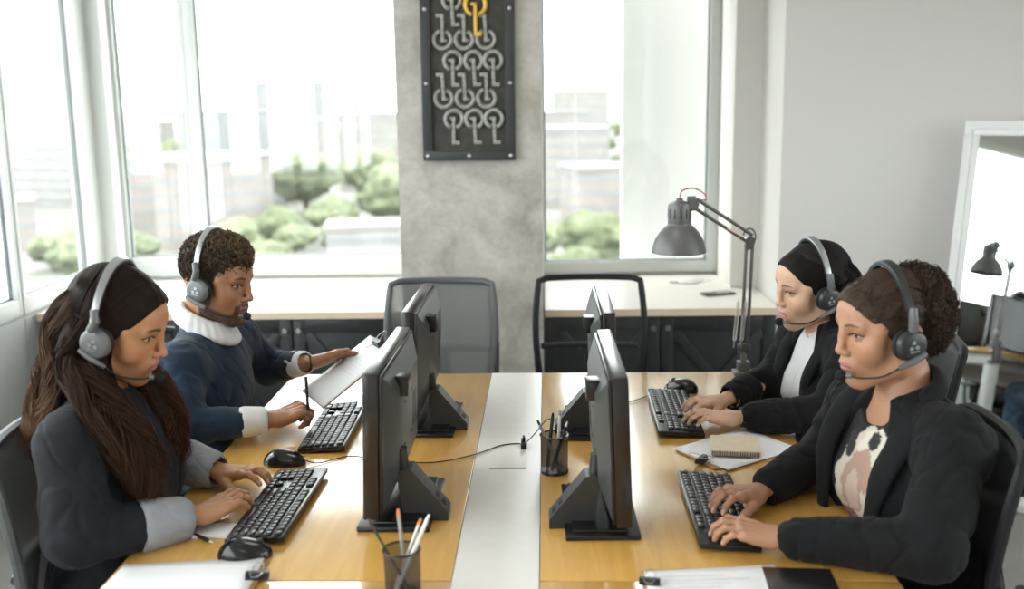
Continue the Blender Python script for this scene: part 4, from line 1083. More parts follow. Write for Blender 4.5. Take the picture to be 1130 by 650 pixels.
class Person:
    def __init__(s, label, base, p):
        s.root = empty('person', base, 0, label, 'person', None); s.p = p; s.parts = []
        s.base = A_(*base)
    def add(s, name, parts, mat, label=None):
        o = np_mesh(name, parts, mat, s.root); o.location = -Vector(s.base)
        if label: o['label'] = label
        return o
    def body(s, head, hm, hc, arms, skin):
        """one body: head and neck, chest, forearms with hands, hips and legs"""
        p = s.p; F = p['F']
        v, f, c = head; hv = v@hm.T+hc; s.parts.append((hv, f, c))
        nb = (A_(-.03, 0, -.15)@hm.T)+hc
        nk = A_(*p['neck'])
        g = SDF(A_(*p['neck'])-A_(.3, .32, .42), A_(*p['neck'])+A_(.3, .32, .10), .005)
        torso(g, p, -.012); g.cap(A_(-.03, 0, -.10)@hm.T+hc, nk-A_(0, 0, .03), .0545*p.get('nk', 1), .062, k=.03)
        v, f = g.mesh(); s.parts.append((v, f, np.tile(np.array(skin), (len(v), 1))*(1+.04*wob(*v.T, 40, 3))[:, None]))
        for a in arms: s.parts.append(a[:3])
        hp = A_(*p['hip']); g = SDF(hp-A_(.75, .3, .6), hp+A_(.75, .3, .32), .012, big=.08)
        g.ell(hp, (.115, .155, .12)); torso(g, p, -.022)
        s.legs = []
        for y in (-.09, .09):
            kn = hp+A_(F*.43, y*1.15, -.02); an = A_(kn[0]+F*p.get('foot', .02), kn[1], .09)
            g.cap(hp+A_(0, y, -.01), kn, .075, .055, k=.04); g.cap(kn, an, .052, .036, k=.02); g.cap(an, an+A_(F*.12, 0, -.05), .034, .028, k=.02)
            s.legs.append((hp+A_(0, y, -.01), kn, an))
        v, f = g.mesh(); s.parts.append((v, f, np.tile(np.array(skin), (len(v), 1))))
        for sh, el in ((p['shN'], p['elN']), (p['shF'], p['elF'])):
            g = SDF(np.minimum(sh, el)-.08, np.maximum(sh, el)+.08, .008); g.cap(sh, el, .046, .038); v, f = g.mesh(); s.parts.append((v, f, np.tile(np.array(skin), (len(v), 1))))
        return s.add('body', s.parts, M['skin'])
    def trousers(s, mat):
        p = s.p; hp = A_(*p['hip']); g = SDF(hp-A_(.75, .34, .62), hp+A_(.75, .34, .12), .009, big=.08)
        g.ell(hp, (.138, .178, .125))
        for a, b_, c in s.legs: g.cap(a, b_, .088, .066, k=.04); g.cap(b_, c+A_(0, 0, .02), .064, .052, k=.02)
        g.box((-9, -9, hp[2]+.07), (9, 9, 9), mode='s')
        g.disp(folds(22, .005, 8)); v, f = g.mesh(); s.add('trousers', [(v, f, None)], mat)
        for a, b_, c in s.legs:
            F = p['F']; g = SDF(c-A_(.2, .08, .1), c+A_(.2, .08, .08), .006)
            g.cap(c+A_(-F*.02, 0, -.045), c+A_(F*.15, 0, -.055), .042, .036); g.cap(c, c+A_(F*.02, 0, -.03), .046, .045, k=.03); g.box((-9, -9, -9), (9, 9, .002), mode='s')
            v, f = g.mesh(); s.add('shoe', [(v, f, None)], M['shoe'])
def scalp_shell(ell_c, ell_r, cuts, fn=None, h=.0024, extra=()):
    s = SDF((-.18, -.14, -.13), (.14, .14, .19), h)
    s.ell(ell_c, ell_r)
    for e in extra: s.ell(*e[:2], k=e[2])
    if fn: s.disp(fn, .02)
    for c_ in cuts: s.ell(c_[0], c_[1], k=c_[2], mode='s')
    return s.mesh()
def col_noise(v, a, b, f=60, seed=1):
    w = (.5+.5*wob(*v.T, f, seed))[:, None]; return np.array(a)*(1-w)+np.array(b)*w
def clump(pts, rads, n, col_a, col_b, r=.0012, seed=0, wave=.006, wf=2.2, flat=1., K=26, out=.80, lo=.55):
    """hair lock: strands scattered round a guide curve"""
    rs = np.random.RandomState(seed)
    G = np.array(spline(pts, 10)); t0 = np.linspace(0, 1, len(G)); tt = np.linspace(0, 1, K)
    g = np.stack([np.interp(tt, t0, G[:, i]) for i in range(3)], 1); R = np.interp(tt, np.linspace(0, 1, len(rads)), rads)
    T = np.gradient(g, axis=0); T /= np.linalg.norm(T, axis=1, keepdims=True)
    Uv = np.cross(T, A_(0, 1, 0.15)); Uv /= np.linalg.norm(Uv, axis=1, keepdims=True); W = np.cross(T, Uv)
    th = rs.rand(n)*2*PI; rr = lo+(1.08-lo)*rs.rand(n)**.6
    ph = rs.rand(n)*6.28; fr = wf*(.8+.4*rs.rand(n)); en = .80+.2*rs.rand(n)
    t = tt[None, :]*en[:, None]
    gi = np.stack([np.interp(t, tt, g[:, i]) for i in range(3)], -1); Ui = np.stack([np.interp(t, tt, Uv[:, i]) for i in range(3)], -1); Wi = np.stack([np.interp(t, tt, W[:, i]) for i in range(3)], -1); Ri = np.interp(t, tt, R)
    tw = th[:, None]+.5*t*np.sin(ph)[:, None]
    P = gi+(Ui*np.cos(tw)[..., None]+Wi*np.sin(tw)[..., None]*flat)*(Ri*rr[:, None])[..., None]
    gp = np.round(th*1.6)[:, None]*1.9+.8*rs.rand(n)[:, None]
    amp = wave*np.clip(t*2.2, 0, 1)
    P += (Ui*np.sin(6.28*fr[:, None]*t*1.0+gp)[..., None]+Wi*np.cos(6.28*fr[:, None]*t+gp*1.7)[..., None])*amp[..., None]
    v, f = tubes(P, r*(.7+.6*rs.rand(n)), 4)
    w = np.clip((.15+.85*t)[..., None]*(.35+.65*rs.rand(n))[:, None, None], 0, 1)
    c = np.array(col_a)*(1-w)+np.array(col_b)*w; c = np.repeat(c[:, :, None, :], 4, 2).reshape(-1, 3)
    return v, f, c
def surf_strands(C, R, n, path, col_a, col_b, r=.0009, seed=0, lift=1.005, extra=(), cut=None):
    """strands lying on an ellipsoid; path(rs,n,t)->unit directions (n,K,3)"""
    rs = np.random.RandomState(seed); t = np.linspace(0, 1, 22)
    D = path(rs, n, t); D /= np.linalg.norm(D, axis=2, keepdims=True)
    Cn = np.array(C); U = D*np.array(R); U /= np.linalg.norm(U, axis=2, keepdims=True)
    rad = 1/np.linalg.norm(U/np.array(R), axis=2)
    for (ec, er) in extra:                       # farthest of the overlapping ellipsoids
        o = (Cn-np.array(ec))/np.array(er); q = U/np.array(er); A = (q*q).sum(2); B = (q*o).sum(2); Q = B*B-A*((o*o).sum()-1)
        rad = np.maximum(rad, np.where(Q > 0, (-B+np.sqrt(np.maximum(Q, 0)))/A, 0))
    P = Cn+U*(rad*(lift+.02*rs.rand(n)[:, None]))[..., None]
    if cut is not None:                          # nothing grows inside the face region
        ins = (((P-np.array(cut[0]))/np.array(cut[1]))**2).sum(2) < 1
        idx = np.arange(P.shape[1])
        for i in np.nonzero(ins.any(1))[0]:
            ok = idx[~ins[i]]
            if len(ok) == 0: P[i] = P[i, :1]*0+Cn; continue
            near = ok[np.abs(idx[:, None]-ok[None, :]).argmin(1)]; P[i] = P[i, near]
    v, f = tubes(P, r*(.7+.6*rs.rand(n)), 4)
    w = rs.rand(n)[:, None, None]*np.ones((n, 22, 1)); c = np.array(col_a)*(1-w)+np.array(col_b)*w
    return v, f, np.repeat(c[:, :, None, :], 4, 2).reshape(-1, 3)
def curl_tubes(v, nrm, n, size, col_a, col_b, seed=0, r=.0010, sun_tint=None, sun_dir=None):
    """tight little coils standing on a surface"""
    rs = np.random.RandomState(seed); i = rs.randint(0, len(v), n); p = v[i]; N = nrm[i]; K = 12
    Rn = rs.normal(size=(n, 3)); U = np.cross(N, Rn); U /= np.linalg.norm(U, axis=1, keepdims=True); W = np.cross(N, U)
    t = np.linspace(0, 1, K)[None, :]; a = 2*PI*(1.1+.5*rs.rand(n))[:, None]*t+rs.rand(n)[:, None]*6; s_ = (size*(.6+.8*rs.rand(n)))[:, None]
    P = p[:, None]+N[:, None]*(t*s_*1.3-.001)[..., None]+U[:, None]*(np.cos(a)*s_*.5)[..., None]+W[:, None]*(np.sin(a)*s_*.5)[..., None]
    vv, f = tubes(P, r*(.7+.6*rs.rand(n)), 3, taper=False)
    w = rs.rand(n)[:, None]; c = np.array(col_a)*(1-w)+np.array(col_b)*w
    if sun_tint is not None:
        q = np.clip((N@np.array(sun_dir)-.1)*1.3, 0, 1)[:, None]*.8; c = c*(1-q)+np.array(sun_tint)*q  # sunlight painted in: curls facing this direction get a lighter colour
    return vv, f, np.repeat(c, K*3, 0)
def vnormals(v, f):
    n = np.zeros_like(v); fn = np.cross(v[f[:, 2]]-v[f[:, 0]], v[f[:, 3]]-v[f[:, 1]])
    for k in range(4): np.add.at(n, f[:, k], fn)
    return n/np.maximum(np.linalg.norm(n, axis=1, keepdims=True), 1e-9)
def headset(hm, hc, side, label, top=.137, lean=-.012, cupm='cup_grey', bandm='band_silver', wide=.093):
    t = empty('headset', hc, 0, label, 'headset', 'call-centre headsets')
    t.rotation_euler = Matrix(hm.tolist()).to_euler()
    arc = lambda a, ex=0, x=0: Vector((lean*math.sin(a)+x, (wide+ex)*math.cos(a), (top+ex)*math.sin(a) if math.sin(a) > 0 else .06*math.sin(a)))
    def band(ex0, ex1, hw, a0, a1, name, mat):
        m = MB(); N = 40; R = []
        for i in range(N+1):
            a = a0+(a1-a0)*i/N; q = hw*(1-.25*abs(math.cos(a)))
            R.append([m.bm.verts.new(arc(a, ex, x)) for ex, x in ((ex0, -q), (ex1, -q*.9), (ex1+.0008, 0), (ex1, q*.9), (ex0, q))])
        for A, B in zip(R, R[1:]):
            for j in range(5): m.bm.faces.new((A[j], A[(j+1) % 5], B[(j+1) % 5], B[j]))
        m.bm.faces.new(R[0]); m.bm.faces.new(R[-1][::-1])
        return m.build(name, M[mat], t, ang=30)
    band(.004, .0075, .0105, R_(8), R_(172), 'headband', bandm)
    band(-.002, .004, .0115, R_(28), R_(152), 'band_padding', 'soft_black')
    for s_ in (-1, 1):
        y = s_*wide
        c = MB().lathe([(.0, .0), (.020, .0), (.031, .002), (.036, .008), (.034, .015), (.026, .017), (0, .014)], n=36, M=Matrix.Translation((.002, s_*.073, -.004)) @ Matrix.Rotation(R_(-90*s_), 4, 'X')).build('ear_cushion', M['soft_black'], t)
        k = MB().lathe([(0, .0), (.030, .0), (.0335, .004), (.0335, .012), (.030, .017), (.024, .0195), (0, .020)], n=40, M=Matrix.Translation((.002, s_*.087, -.004)) @ Matrix.Rotation(R_(-90*s_), 4, 'X')).build('ear_cup', M[cupm], t)
        if s_ == side:
            e = MB()
            for (dx, dz) in ((0, .008), (-.0065, -.003), (.0065, -.003)): e.cyl((.002+dx, s_*.1068, dz-.004), (.002+dx, s_*.1078, dz-.004), .0042, n=14)
            e.box((-.008, s_*.1072-.0006, -.0165), (.012, s_*.1072+.0006, -.0145)); e.build('emblem', M['band_silver'], k)
        MB().tube([(lean*.3+.001, s_*(wide+.004), .028), (0, s_*(wide+.012), .055), (lean*.4, s_*(wide+.006), .075)], [.010, .0095, .008], 10).build('yoke', M['cup_grey'], t)
    y = side*.108
    p0 = Vector((-.024, side*.104, -.026)); p1 = Vector((.038, side*.104, -.044)); 
    MB().tube([p0, p0*.5+p1*.5+Vector((0, side*.004, 0)), p1], [.0062, .0075, .0052], 10).build('boom_arm', M['cup_grey'], t)
    mic = Vector((.122, side*.036, -.060))
    MB().tube(spline([p1, Vector((.07, side*.092, -.058)), Vector((.102, side*.062, -.063)), mic-Vector((.006, -side*.006, 0))], 6), .0020, 8).build('mic_boom', M['soft_black'], t)
    MB().cyl(mic-Vector((.010, -side*.010, 0)), mic, .0058, n=14).build('mic_collar', M['cup_grey'], t)
    MB().sph(mic+Vector((.006, -side*.006, 0)), (.0135, .0125, .0115)).build('microphone', M['foam'], t)
    return t
WCUT = ((.20, 0, -.10), (.216, .16, .2165), .010)       # region kept free of hair
WEX = [((.05, 0, .052), (.0545, .067, .0605), .025)]
WE2 = [(e[0], e[1]) for e in WEX]
TYPE = [(-6, 36, 24), (-10, 40, 28), (-8, 40, 28), (-2, 36, 24)]
TYPE2 = [(-2, 26, 20), (-14, 46, 30), (-6, 34, 24), (0, 30, 20)]

# ---------- woman 1: front left, long dark hair
sk = (.46, .225, .115); nail = (.74, .70, .42)
p1 = dict(F=1, shN=A_(-.990, 2.035, .975), shF=A_(-.965, 2.365, .975), neck=A_(-.992, 2.20, 1.03), hip=A_(-.995, 2.19, .565), elN=A_(-.960, 1.955, .800), elF=A_(-.95, 2.43, .805), bust=True, wide=.97)
hm, hc = rot(-3, 21, 5), A_(-.948, 2.209, 1.177)
P1 = Person('woman with long dark wavy hair in a charcoal overshirt typing at the lower left', (-1.0, 2.17, 0), p1)
w1n, w1f = A_(-.772, 2.110, .778), A_(-.800, 2.378, .782)
aN = make_arm(p1['elN'], w1n, (.66, .75, .09), (-.1, -.12, 1), 1, TYPE, sk, nail, .96, thumb=(32, -25, 10))
aF = make_arm(p1['elF'], w1f, (.95, -.32, .08), (0, .1, 1), -1, TYPE2, sk, (.62, .40, .32), .96, thumb=(38, -30, 5))
P1.body(make_head(skin=sk, lip=(.42, .14, .12), brow=(.018, .012, .01), jaw=.93, nose=.98, browk=1.2, eyeopen=1.05, neck_r=.050), hm, hc, [aN, aF], sk)
P1.trousers(M['trousers'])
s = SDF((-1.28, 1.86, .50), (-.74, 2.56, 1.10), .0045)
torso(s, p1, .010); cN = w1n*.88+p1['elN']*.12; cF = w1f*.86+p1['elF']*.14
sleeve(s, p1['shN'], p1['elN'], cN*.72+p1['elN']*.28, (.066, .060, .050)); sleeve(s, p1['shF'], p1['elF'], cF*.72+p1['elF']*.28, (.066, .060, .050))
s.ell(p1['neck']+A_(.01, 0, .055), (.058, .058, .07), k=.01, mode='s')
s.disp(folds(26, .005, 3)); v, f = s.mesh(); P1.add('overshirt', [(v, f, None)], M['jacket_w1'])
# turned-back grey cuffs
for el, c_ in ((p1['elN'], cN), (p1['elF'], cF)):
    d = (c_-el)/np.linalg.norm(c_-el); s = SDF(c_-.12, c_+.12, .003)
    s.cap(c_-d*.072, c_-d*.012, .0565, .050); s.cap(c_-d*.02, c_+d*.06, .034, .034, mode='s'); s.box((-.2, -.2, -.2), (.2, .2, 0), mode='s', M=Matrix.Translation(c_-d*.088) @ Vector(d).to_track_quat('Z', 'Y').to_matrix().to_4x4())
    s.disp(folds(40, .0022, 4)); v, f = s.mesh(); P1.add('cuff', [(v, f, None)], M['cuff_grey'], 'grey turned-back cuff')
s = SDF(p1['neck']-.12, p1['neck']+.14, .003)   # collar
for sgn in (-1, 1):
    s.chain([p1['neck']+A_(-.062, 0, .022), p1['neck']+A_(-.035, sgn*.06, .018), p1['neck']+A_(.03, sgn*.062, -.006), p1['neck']+A_(.075, sgn*.030, -.045)], [.016, .016, .018, .014], flat=(A_(.7, 0, .7), 1.1))
s.ell(p1['neck']+A_(.0, 0, .04), (.056, .054, .07), k=.006, mode='s'); v, f = s.mesh(); P1.add('collar', [(v, f, None)], M['jacket_w1'])
# hair
H1a, H1b = (.006, .004, .003), (.085, .042, .022)
W1C = ((.20, 0, -.10), (.216, .16, .226), .010)
hv, hf = scalp_shell((-.014, 0, .045), (.108, .087, .096), [W1C], lambda x, y, z: .0016*wob(x*.4, y, z*.4, 160, 4), extra=WEX)
L = lambda q: np.array(q)@hm.T+hc
def p_side(rs, n, t):
    sg = np.where(rs.rand(n) < .6, -1., 1.); x0 = rs.uniform(-.97, .985, n); ph = (.02+1.75*t[None, :])
    x = x0[:, None]*(1-np.where(x0 < -.4, .08, .5)[:, None]*t[None, :])-.35*t[None, :]**2*(x0[:, None] > .1)
    ph = ph+0*x; return np.stack([x, sg[:, None]*np.sin(ph), np.cos(ph)*.98+.12], 2)
sv, sf, sc_ = surf_strands((-.014, 0, .045), (.108, .087, .096), 3400, p_side, H1a, (.022, .012, .008), seed=3, extra=WE2, cut=W1C, r=.0009)
keep = None
parts = [(L(hv), hf, col_noise(hv, (.008, .005, .004), (.016, .009, .006), 90)), (L(sv), sf, sc_)]
bk1 = [L((-.06, -.03, .06)), L((-.092, -.035, -.02)), A_(-1.065, 2.17, 1.07), A_(-1.108, 2.165, .975), A_(-1.135, 2.17, .885)]
bk2 = [L((-.05, .03, .06)), L((-.10, .02, -.02)), A_(-1.06, 2.24, 1.06), A_(-1.12, 2.25, .97), A_(-1.15, 2.24, .90)]
fr1 = [L((-.03, -.050, .03)), L((-.045, -.086, -.058)), A_(-.955, 2.075, 1.065), A_(-.895, 2.045, .99), A_(-.862, 2.06, .90), A_(-.845, 2.08, .825)]
fr3 = [L((-.05, -.050, .03)), L((-.06, -.082, -.05)), A_(-.980, 2.11, 1.07), A_(-.925, 2.06, 1.03), A_(-.885, 2.045, .96), A_(-.860, 2.05, .88)]
fr2 = [L((-.01, .055, .03)), L((.01, .085, -.05)), A_(-.925, 2.28, 1.05), A_(-.885, 2.28, .96), A_(-.868, 2.265, .88), A_(-.865, 2.25, .84)]
fr4 = [L((.0, -.055, .02)), L((.010, -.074, -.062)), A_(-.945, 2.11, 1.05), A_(-.900, 2.10, .97), A_(-.865, 2.12, .90), A_(-.86, 2.15, .85)]
core = SDF((-1.24, 1.95, .78), (-.76, 2.4, 1.3), .0045)
for g_, r_ in ((bk1, [.04, .045, .045, .04, .03, .012]), (bk2, [.04, .045, .045, .04, .025, .01]), (fr1, [.03, .03, .034, .034, .028, .012]), (fr3, [.026, .024, .018, .018, .018, .01]), (fr2, [.03, .03, .036, .038, .03, .012]), (fr4, [.02, .022, .032, .036, .03, .01])):
    q = spline(g_, 4); core.chain(q, list(np.interp(np.linspace(0, 1, len(q)), np.linspace(0, 1, len(r_)), r_)*.82), k=.015)
core.disp(lambda x, y, z: .003*wob(x, y, z*.25, 150, 6)); v, f = core.mesh(); parts.append((v, f, col_noise(v, (.010, .006, .005), (.03, .017, .011), 60)))
for i, (g_, r_, n_, cb) in enumerate(((bk1, [.04, .042, .040, .036, .030, .018], 1100, (.30, .17, .10)), (bk2, [.04, .042, .04, .036, .028, .018], 500, (.26, .15, .09)), (fr1, [.03, .03, .034, .036, .032, .022], 1300, (.085, .042, .024)), (fr3, [.026, .024, .020, .020, .020, .014], 700, (.075, .038, .022)), (fr2, [.028, .028, .030, .032, .028, .016], 800, (.14, .058, .028)), (fr4, [.02, .020, .026, .030, .030, .02], 700, (.07, .034, .02)))):
    parts.append(clump(g_, r_, n_, H1a, cb, r=.0008, seed=i, wave=.017, wf=2.2, K=40))
P1.add('hair', parts, M['hair'], 'long dark wavy hair, brown at the ends')
headset(hm, hc, -1, 'grey headset with a silver band on the long-haired woman', wide=.105, top=.150, lean=-.03)

# ---------- man: rear left
sk = (.31, .145, .070)
p2 = dict(F=1, shN=A_(-1.020, 2.765, .945), shF=A_(-.975, 3.13, .95), neck=A_(-1.008, 2.945, 1.005), hip=A_(-1.07, 2.93, .565), elN=A_(-.985, 2.66, .805), elF=A_(-.90, 3.23, .82), wide=1.06, nk=1.06)
hm, hc = rot(-16, 11, -1), A_(-.96, 2.948, 1.144)
P2 = Person('man with short curly hair in a navy sweater holding a clipboard and a pen', (-1.0, 2.95, 0), p2)
w2n, w2f = A_(-.765, 2.735, .800), A_(-.742, 3.10, .868)
FIST = [(48, 68, 40), (52, 70, 40), (55, 70, 40), (58, 68, 40)]
a2n = make_arm(p2['elN'], w2n, (.88, .40, .22), (-.25, -.30, .92), 1, FIST, sk, (.42, .24, .17), 1.02, thumb=(52, -35, 28), fr=(.044, .029))
a2f = make_arm(p2['elF'], w2f, (.86, .48, .10), (-.30, .35, .88), -1, [(8, 12, 8), (8, 12, 8), (10, 14, 10), (12, 16, 12)], sk, (.42, .24, .17), 1.02, thumb=(22, 10, 6), fr=(.044, .029), spread=.4)
P2.body(make_head(skin=sk, lip=(.26, .105, .085), brow=(.012, .008, .006), jaw=1.08, nose=1.22, lips=1.15, beard=(.018, .010, .007), browk=1.25, neck_r=.057, eyeopen=.85), hm, hc, [a2n, a2f], sk)
P2.trousers(M['trousers'])
s = SDF((-1.30, 2.52, .50), (-.66, 3.40, 1.10), .005)
torso(s, p2, .010); sleeve(s, p2['shN'], p2['elN'], w2n*.70+p2['elN']*.30, (.066, .056, .041)); sleeve(s, p2['shF'], p2['elF'], w2f*.78+p2['elF']*.22, (.066, .056, .041))
s.ell(p2['neck']+A_(.02, 0, .055), (.066, .066, .07), k=.008, mode='s')
s.disp(folds(26, .005, 11)); v, f = s.mesh(); P2.add('sweater', [(v, f, None)], M['sweater'])
hb = SDF((-1.28, 2.7, .48), (-.88, 3.18, .62), .006); hb.ell(p2['hip']+A_(0, 0, .02), (.146, .192, .05)); v, f = hb.mesh(); P2.add('sweater_hem', [(v, f, None)], M['sweater'])
s = SDF(p2['neck']-.16, p2['neck']+.16, .003)
N_ = p2['neck']
ring = lambda r_, z_, sl, x_: [N_+A_(x_+r_*math.cos(a), r_*math.sin(a), z_-sl*math.cos(a)) for a in np.linspace(0, 2*PI, 25)]
for q in np.linspace(0, 1, 6): s.chain(ring(.064+.020*q, .048-.034*q, .030+.012*q, .008+.006*q), [.0105]*25, k=.008)
s.disp(folds(30, .0015, 2)); v, f = s.mesh(); P2.add('shirt_collar', [(v, f, None)], M['collar_white'], 'wide white shirt collar')
for el, w_ in ((p2['elN'], w2n), (p2['elF'], w2f)):
    d = (w_-el)/np.linalg.norm(w_-el); s = SDF(w_-.1, w_+.1, .0028); c_ = w_*.84+el*.16
    s.cap(c_-d*.03, c_+d*.006, .0425, .039); s.cap(c_+d*.0, c_+d*.06, .0315, .03, mode='s'); v, f = s.mesh(); P2.add('shirt_cuff', [(v, f, None)], M['collar_white'], 'white shirt cuff')
hv, hf = scalp_shell((-.012, 0, .060), (.102, .083, .090), [((.156, 0, -.052), (.088, .086, .118), .008), ((-.02, 0, -.09), (.2, .2, .075), .01)], lambda x, y, z: .0035*wob(x, y, z, 330, 4)+.002*wob(x, y, z, 700, 6), extra=[((.030, 0, .100), (.062, .062, .050), .03)])
L = lambda q: np.array(q)@hm.T+hc
nn = vnormals(hv, hf)
cv, cf, cc = curl_tubes(hv, nn, 3600, .0052, (.020, .012, .008), (.055, .032, .018), 3, r=.0011, sun_tint=(.22, .13, .06), sun_dir=(.6, .25, .75))
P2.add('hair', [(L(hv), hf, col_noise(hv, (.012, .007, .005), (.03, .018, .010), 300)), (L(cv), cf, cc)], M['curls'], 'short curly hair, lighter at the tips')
headset(hm, hc, -1, 'grey headset with a silver band on the man in the navy sweater', wide=.096, top=.158, lean=-.03)
bl = tag(MB().tube([w2n-A_(.018, .007, .004)*1.0+.031*np.array((.0, math.cos(a)*1.0, math.sin(a)*1.0)) for a in np.linspace(0, 2*PI, 17)[:-1]], .0032, 6, closed=True).build('bracelet', M['kraft']), 'thin beaded bracelet on the pen-holding wrist of the man', 'bracelet')
wt = empty('bracelet', w2f+A_(.004, .004, 0), R_(26), 'dark bracelet on the wrist of the hand that holds the clipboard', 'bracelet')
MB().tube([(.0, .0300*math.cos(a), .0255*math.sin(a)) for a in np.linspace(0, 2*PI, 17)[:-1]], .0042, 6, closed=True).build('strap', M['soft_black'], wt)
# the clipboard in his hand and the pen
ca, cb_, cc_, cd = A_(-.727, 2.893, .850), A_(-.672, 2.775, .792), A_(-.512, 3.050, .892), A_(-.582, 3.109, .925)
ca = A_(-.745, 2.905, .838)
ca = A_(-.766, 3.108, .776); ux = A_(.164, .092, .122); ux /= np.linalg.norm(ux); uy = A_(.096, -.170, 0); uy -= ux*(uy@ux); uy /= np.linalg.norm(uy); nz = np.cross(ux, uy); nz *= np.sign(nz[2])
t = empty('clipboard', ca, 0, 'clipboard with a white sheet held up over the keyboard by the man', 'clipboard')
org = ca+uy*.215; ey = -uy             # board frame: x along the sheet, y across, z up
t.location = org
Mx = Matrix(((ux[0], ey[0], nz[0], org[0]), (ux[1], ey[1], nz[1], org[1]), (ux[2], ey[2], nz[2], org[2]), (0, 0, 0, 1)))
t.matrix_world = Mx; sgn = 1
LB, WB = .275, .215
if sgn > 0: bx_ = [(0, 0), (LB, 0), (LB, WB), (0, WB)]
else: bx_ = [(0, 0), (LB, 0), (LB, WB), (0, WB)]
sheet('board', bx_, -.002, .003, 'brown_edge', t); sheet('paper', [(a*.985+.002, b_*.98+.002) for a, b_ in bx_], .001, .0012, 'paper', t)
lines(t, (LB-.045, .02), (0, 1), (-1, 0), 8, .15, .0012, .0019, gap=.014)
binder_clip(t, (LB-.012, WB*.5, .002), R_(180), 1.1)
knk = w2n+A_(.083, .050, .030)
pen = empty('pen', (0, 0, 0), 0, 'grey pen held upright in the fist of the man', 'pen')
pa, pb_ = Vector((-.668, 2.772, .765)), Vector((-.676, 2.798, .905)); dd = (pb_-pa).normalized(); pen.location = pa
MB().cyl(dd*.012, pb_-pa, .0042, n=12).build('barrel', M['dark_grey'], pen); MB().cyl((0, 0, 0), dd*.012, .001, .004, n=12).build('tip', M['steel'], pen)

# ---------- woman 3: rear right, straight black hair
sk = (.62, .385, .26)
p3 = dict(F=-1, tw=14, shN=A_(.850, 2.835, .945), shF=A_(.785, 3.16, .94), neck=A_(.822, 3.00, 1.000), hip=A_(.89, 2.98, .565), elN=A_(.770, 2.745, .805), elF=A_(.705, 3.13, .805), bust=True, wide=.95)
hm, hc = rot(195, 12, -8), A_(.768, 2.997, 1.107)
P3 = Person('woman with straight black hair in a black blazer over a white t-shirt, typing', (.90, 2.98, 0), p3)
w3n, w3f = A_(.520, 2.795, .780), A_(.508, 2.945, .785)
a3n = make_arm(p3['elN'], w3n, (-.99, -.08, .08), (0, .0, 1), -1, TYPE, sk, (.72, .50, .40), .93, thumb=(30, -25, 10), fr=(.037, .0235))
a3f = make_arm(p3['elF'], w3f, (-.86, -.50, .08), (0, 0, 1), 1, TYPE2, sk, (.72, .50, .40), .93, thumb=(34, -30, 5), fr=(.037, .0235))
P3.body(make_head(skin=sk, lip=(.58, .25, .21), brow=(.05, .035, .03), jaw=1.0, nose=.98, lips=1.05, cheek=1.04, eyeopen=.72, neck_r=.049, nlen=-.4), hm, hc, [a3n, a3f], sk)
P3.trousers(M['jeans'])
s = SDF((.60, 2.76, .52), (1.10, 3.24, 1.08), .0045); torso(s, p3, -.002); s.ell(p3['neck']+A_(-.03, 0, .045), (.070, .066, .072), k=.006, mode='s'); s.disp(folds(24, .004, 3)); v, f = s.mesh(); P3.add('tshirt', [(v, f, None)], M['tee_white'])
def blazer(P, p, wn, wf, lo, hi, openc, openr, e, fs, fr_len, r, amp, near_l, far_l, seed=0):
    """open blazer; openc/near_l/far_l are in the chest frame (front, lateral, up) from the neck"""
    M3 = np.array(Matrix.Rotation(R_(p.get('tw', 0)), 3, 'Z')); T = lambda q: A_(*p['neck'])+M3@A_(q[0]*p['F'], q[1], q[2])
    M4 = Matrix(M3.tolist()).to_4x4(); N_ = A_(*p['neck'])
    s = SDF(lo, hi, .0042); torso(s, p, e)
    sleeve(s, p['shN'], p['elN'], wn*fr_len[0]+p['elN']*(1-fr_len[0]), r); sleeve(s, p['shF'], p['elF'], wf*fr_len[1]+p['elF']*(1-fr_len[1]), r)
    s.disp(folds(24, amp, fs))
    s.ell(T(openc), openr, k=.012, mode='s', M=M4)
    s.ell(N_+A_(p['F']*.03, 0, .055), (.075, .067, .075), k=.006, mode='s')
    v, f = s.mesh(); P.add('blazer', [(v, f, None)], M['blazer'])
    fl = M3@A_(.93*p['F'], 0, .36)
    for pts, rr in (near_l, far_l):
        c = [T(q) for q in pts]; c = spline(c, 10); rad = np.interp(np.linspace(0, 1, len(c)), np.linspace(0, 1, len(rr)), rr)
        c = np.array(c); g = SDF(c.min(0)-.05, c.max(0)+.05, .0028); g.chain(list(c), list(rad), k=.004, flat=(fl, 2.3)); g.disp(folds(20, .0015, 7), .02)
        v, f = g.mesh(); P.add('lapel', [(v, f, None)], M['blazer'])
    c = np.array(spline([N_+A_(*q) for q in ((p['F']*-.01, -.088, .012), (p['F']*-.050, -.058, .036), (p['F']*-.066, 0, .044), (p['F']*-.050, .058, .036), (p['F']*-.01, .088, .012))], 8))
    g = SDF(c.min(0)-.05, c.max(0)+.05, .0028); g.chain(list(c), [.022]*len(c), k=.004, flat=(A_(.94, 0, .34*-p['F']), 1.9)); v, f = g.mesh(); P.add('collar', [(v, f, None)], M['blazer'])
blazer(P3, p3, w3n, w3f, (.54, 2.62, .50), (1.12, 3.28, 1.09), (.17, .0, -.13), (.150, .080, .26), .012, 21, (.76, .74), (.064, .056, .045), .005,
       ([(.01, -.088, .012), (.05, -.094, -.03), (.088, -.088, -.085), (.112, -.080, -.15), (.110, -.066, -.25)], [.018, .022, .027, .024, .014]),
       ([(.01, .088, .012), (.05, .096, -.03), (.088, .094, -.085), (.112, .086, -.15), (.110, .070, -.25)], [.018, .022, .027, .024, .014]))
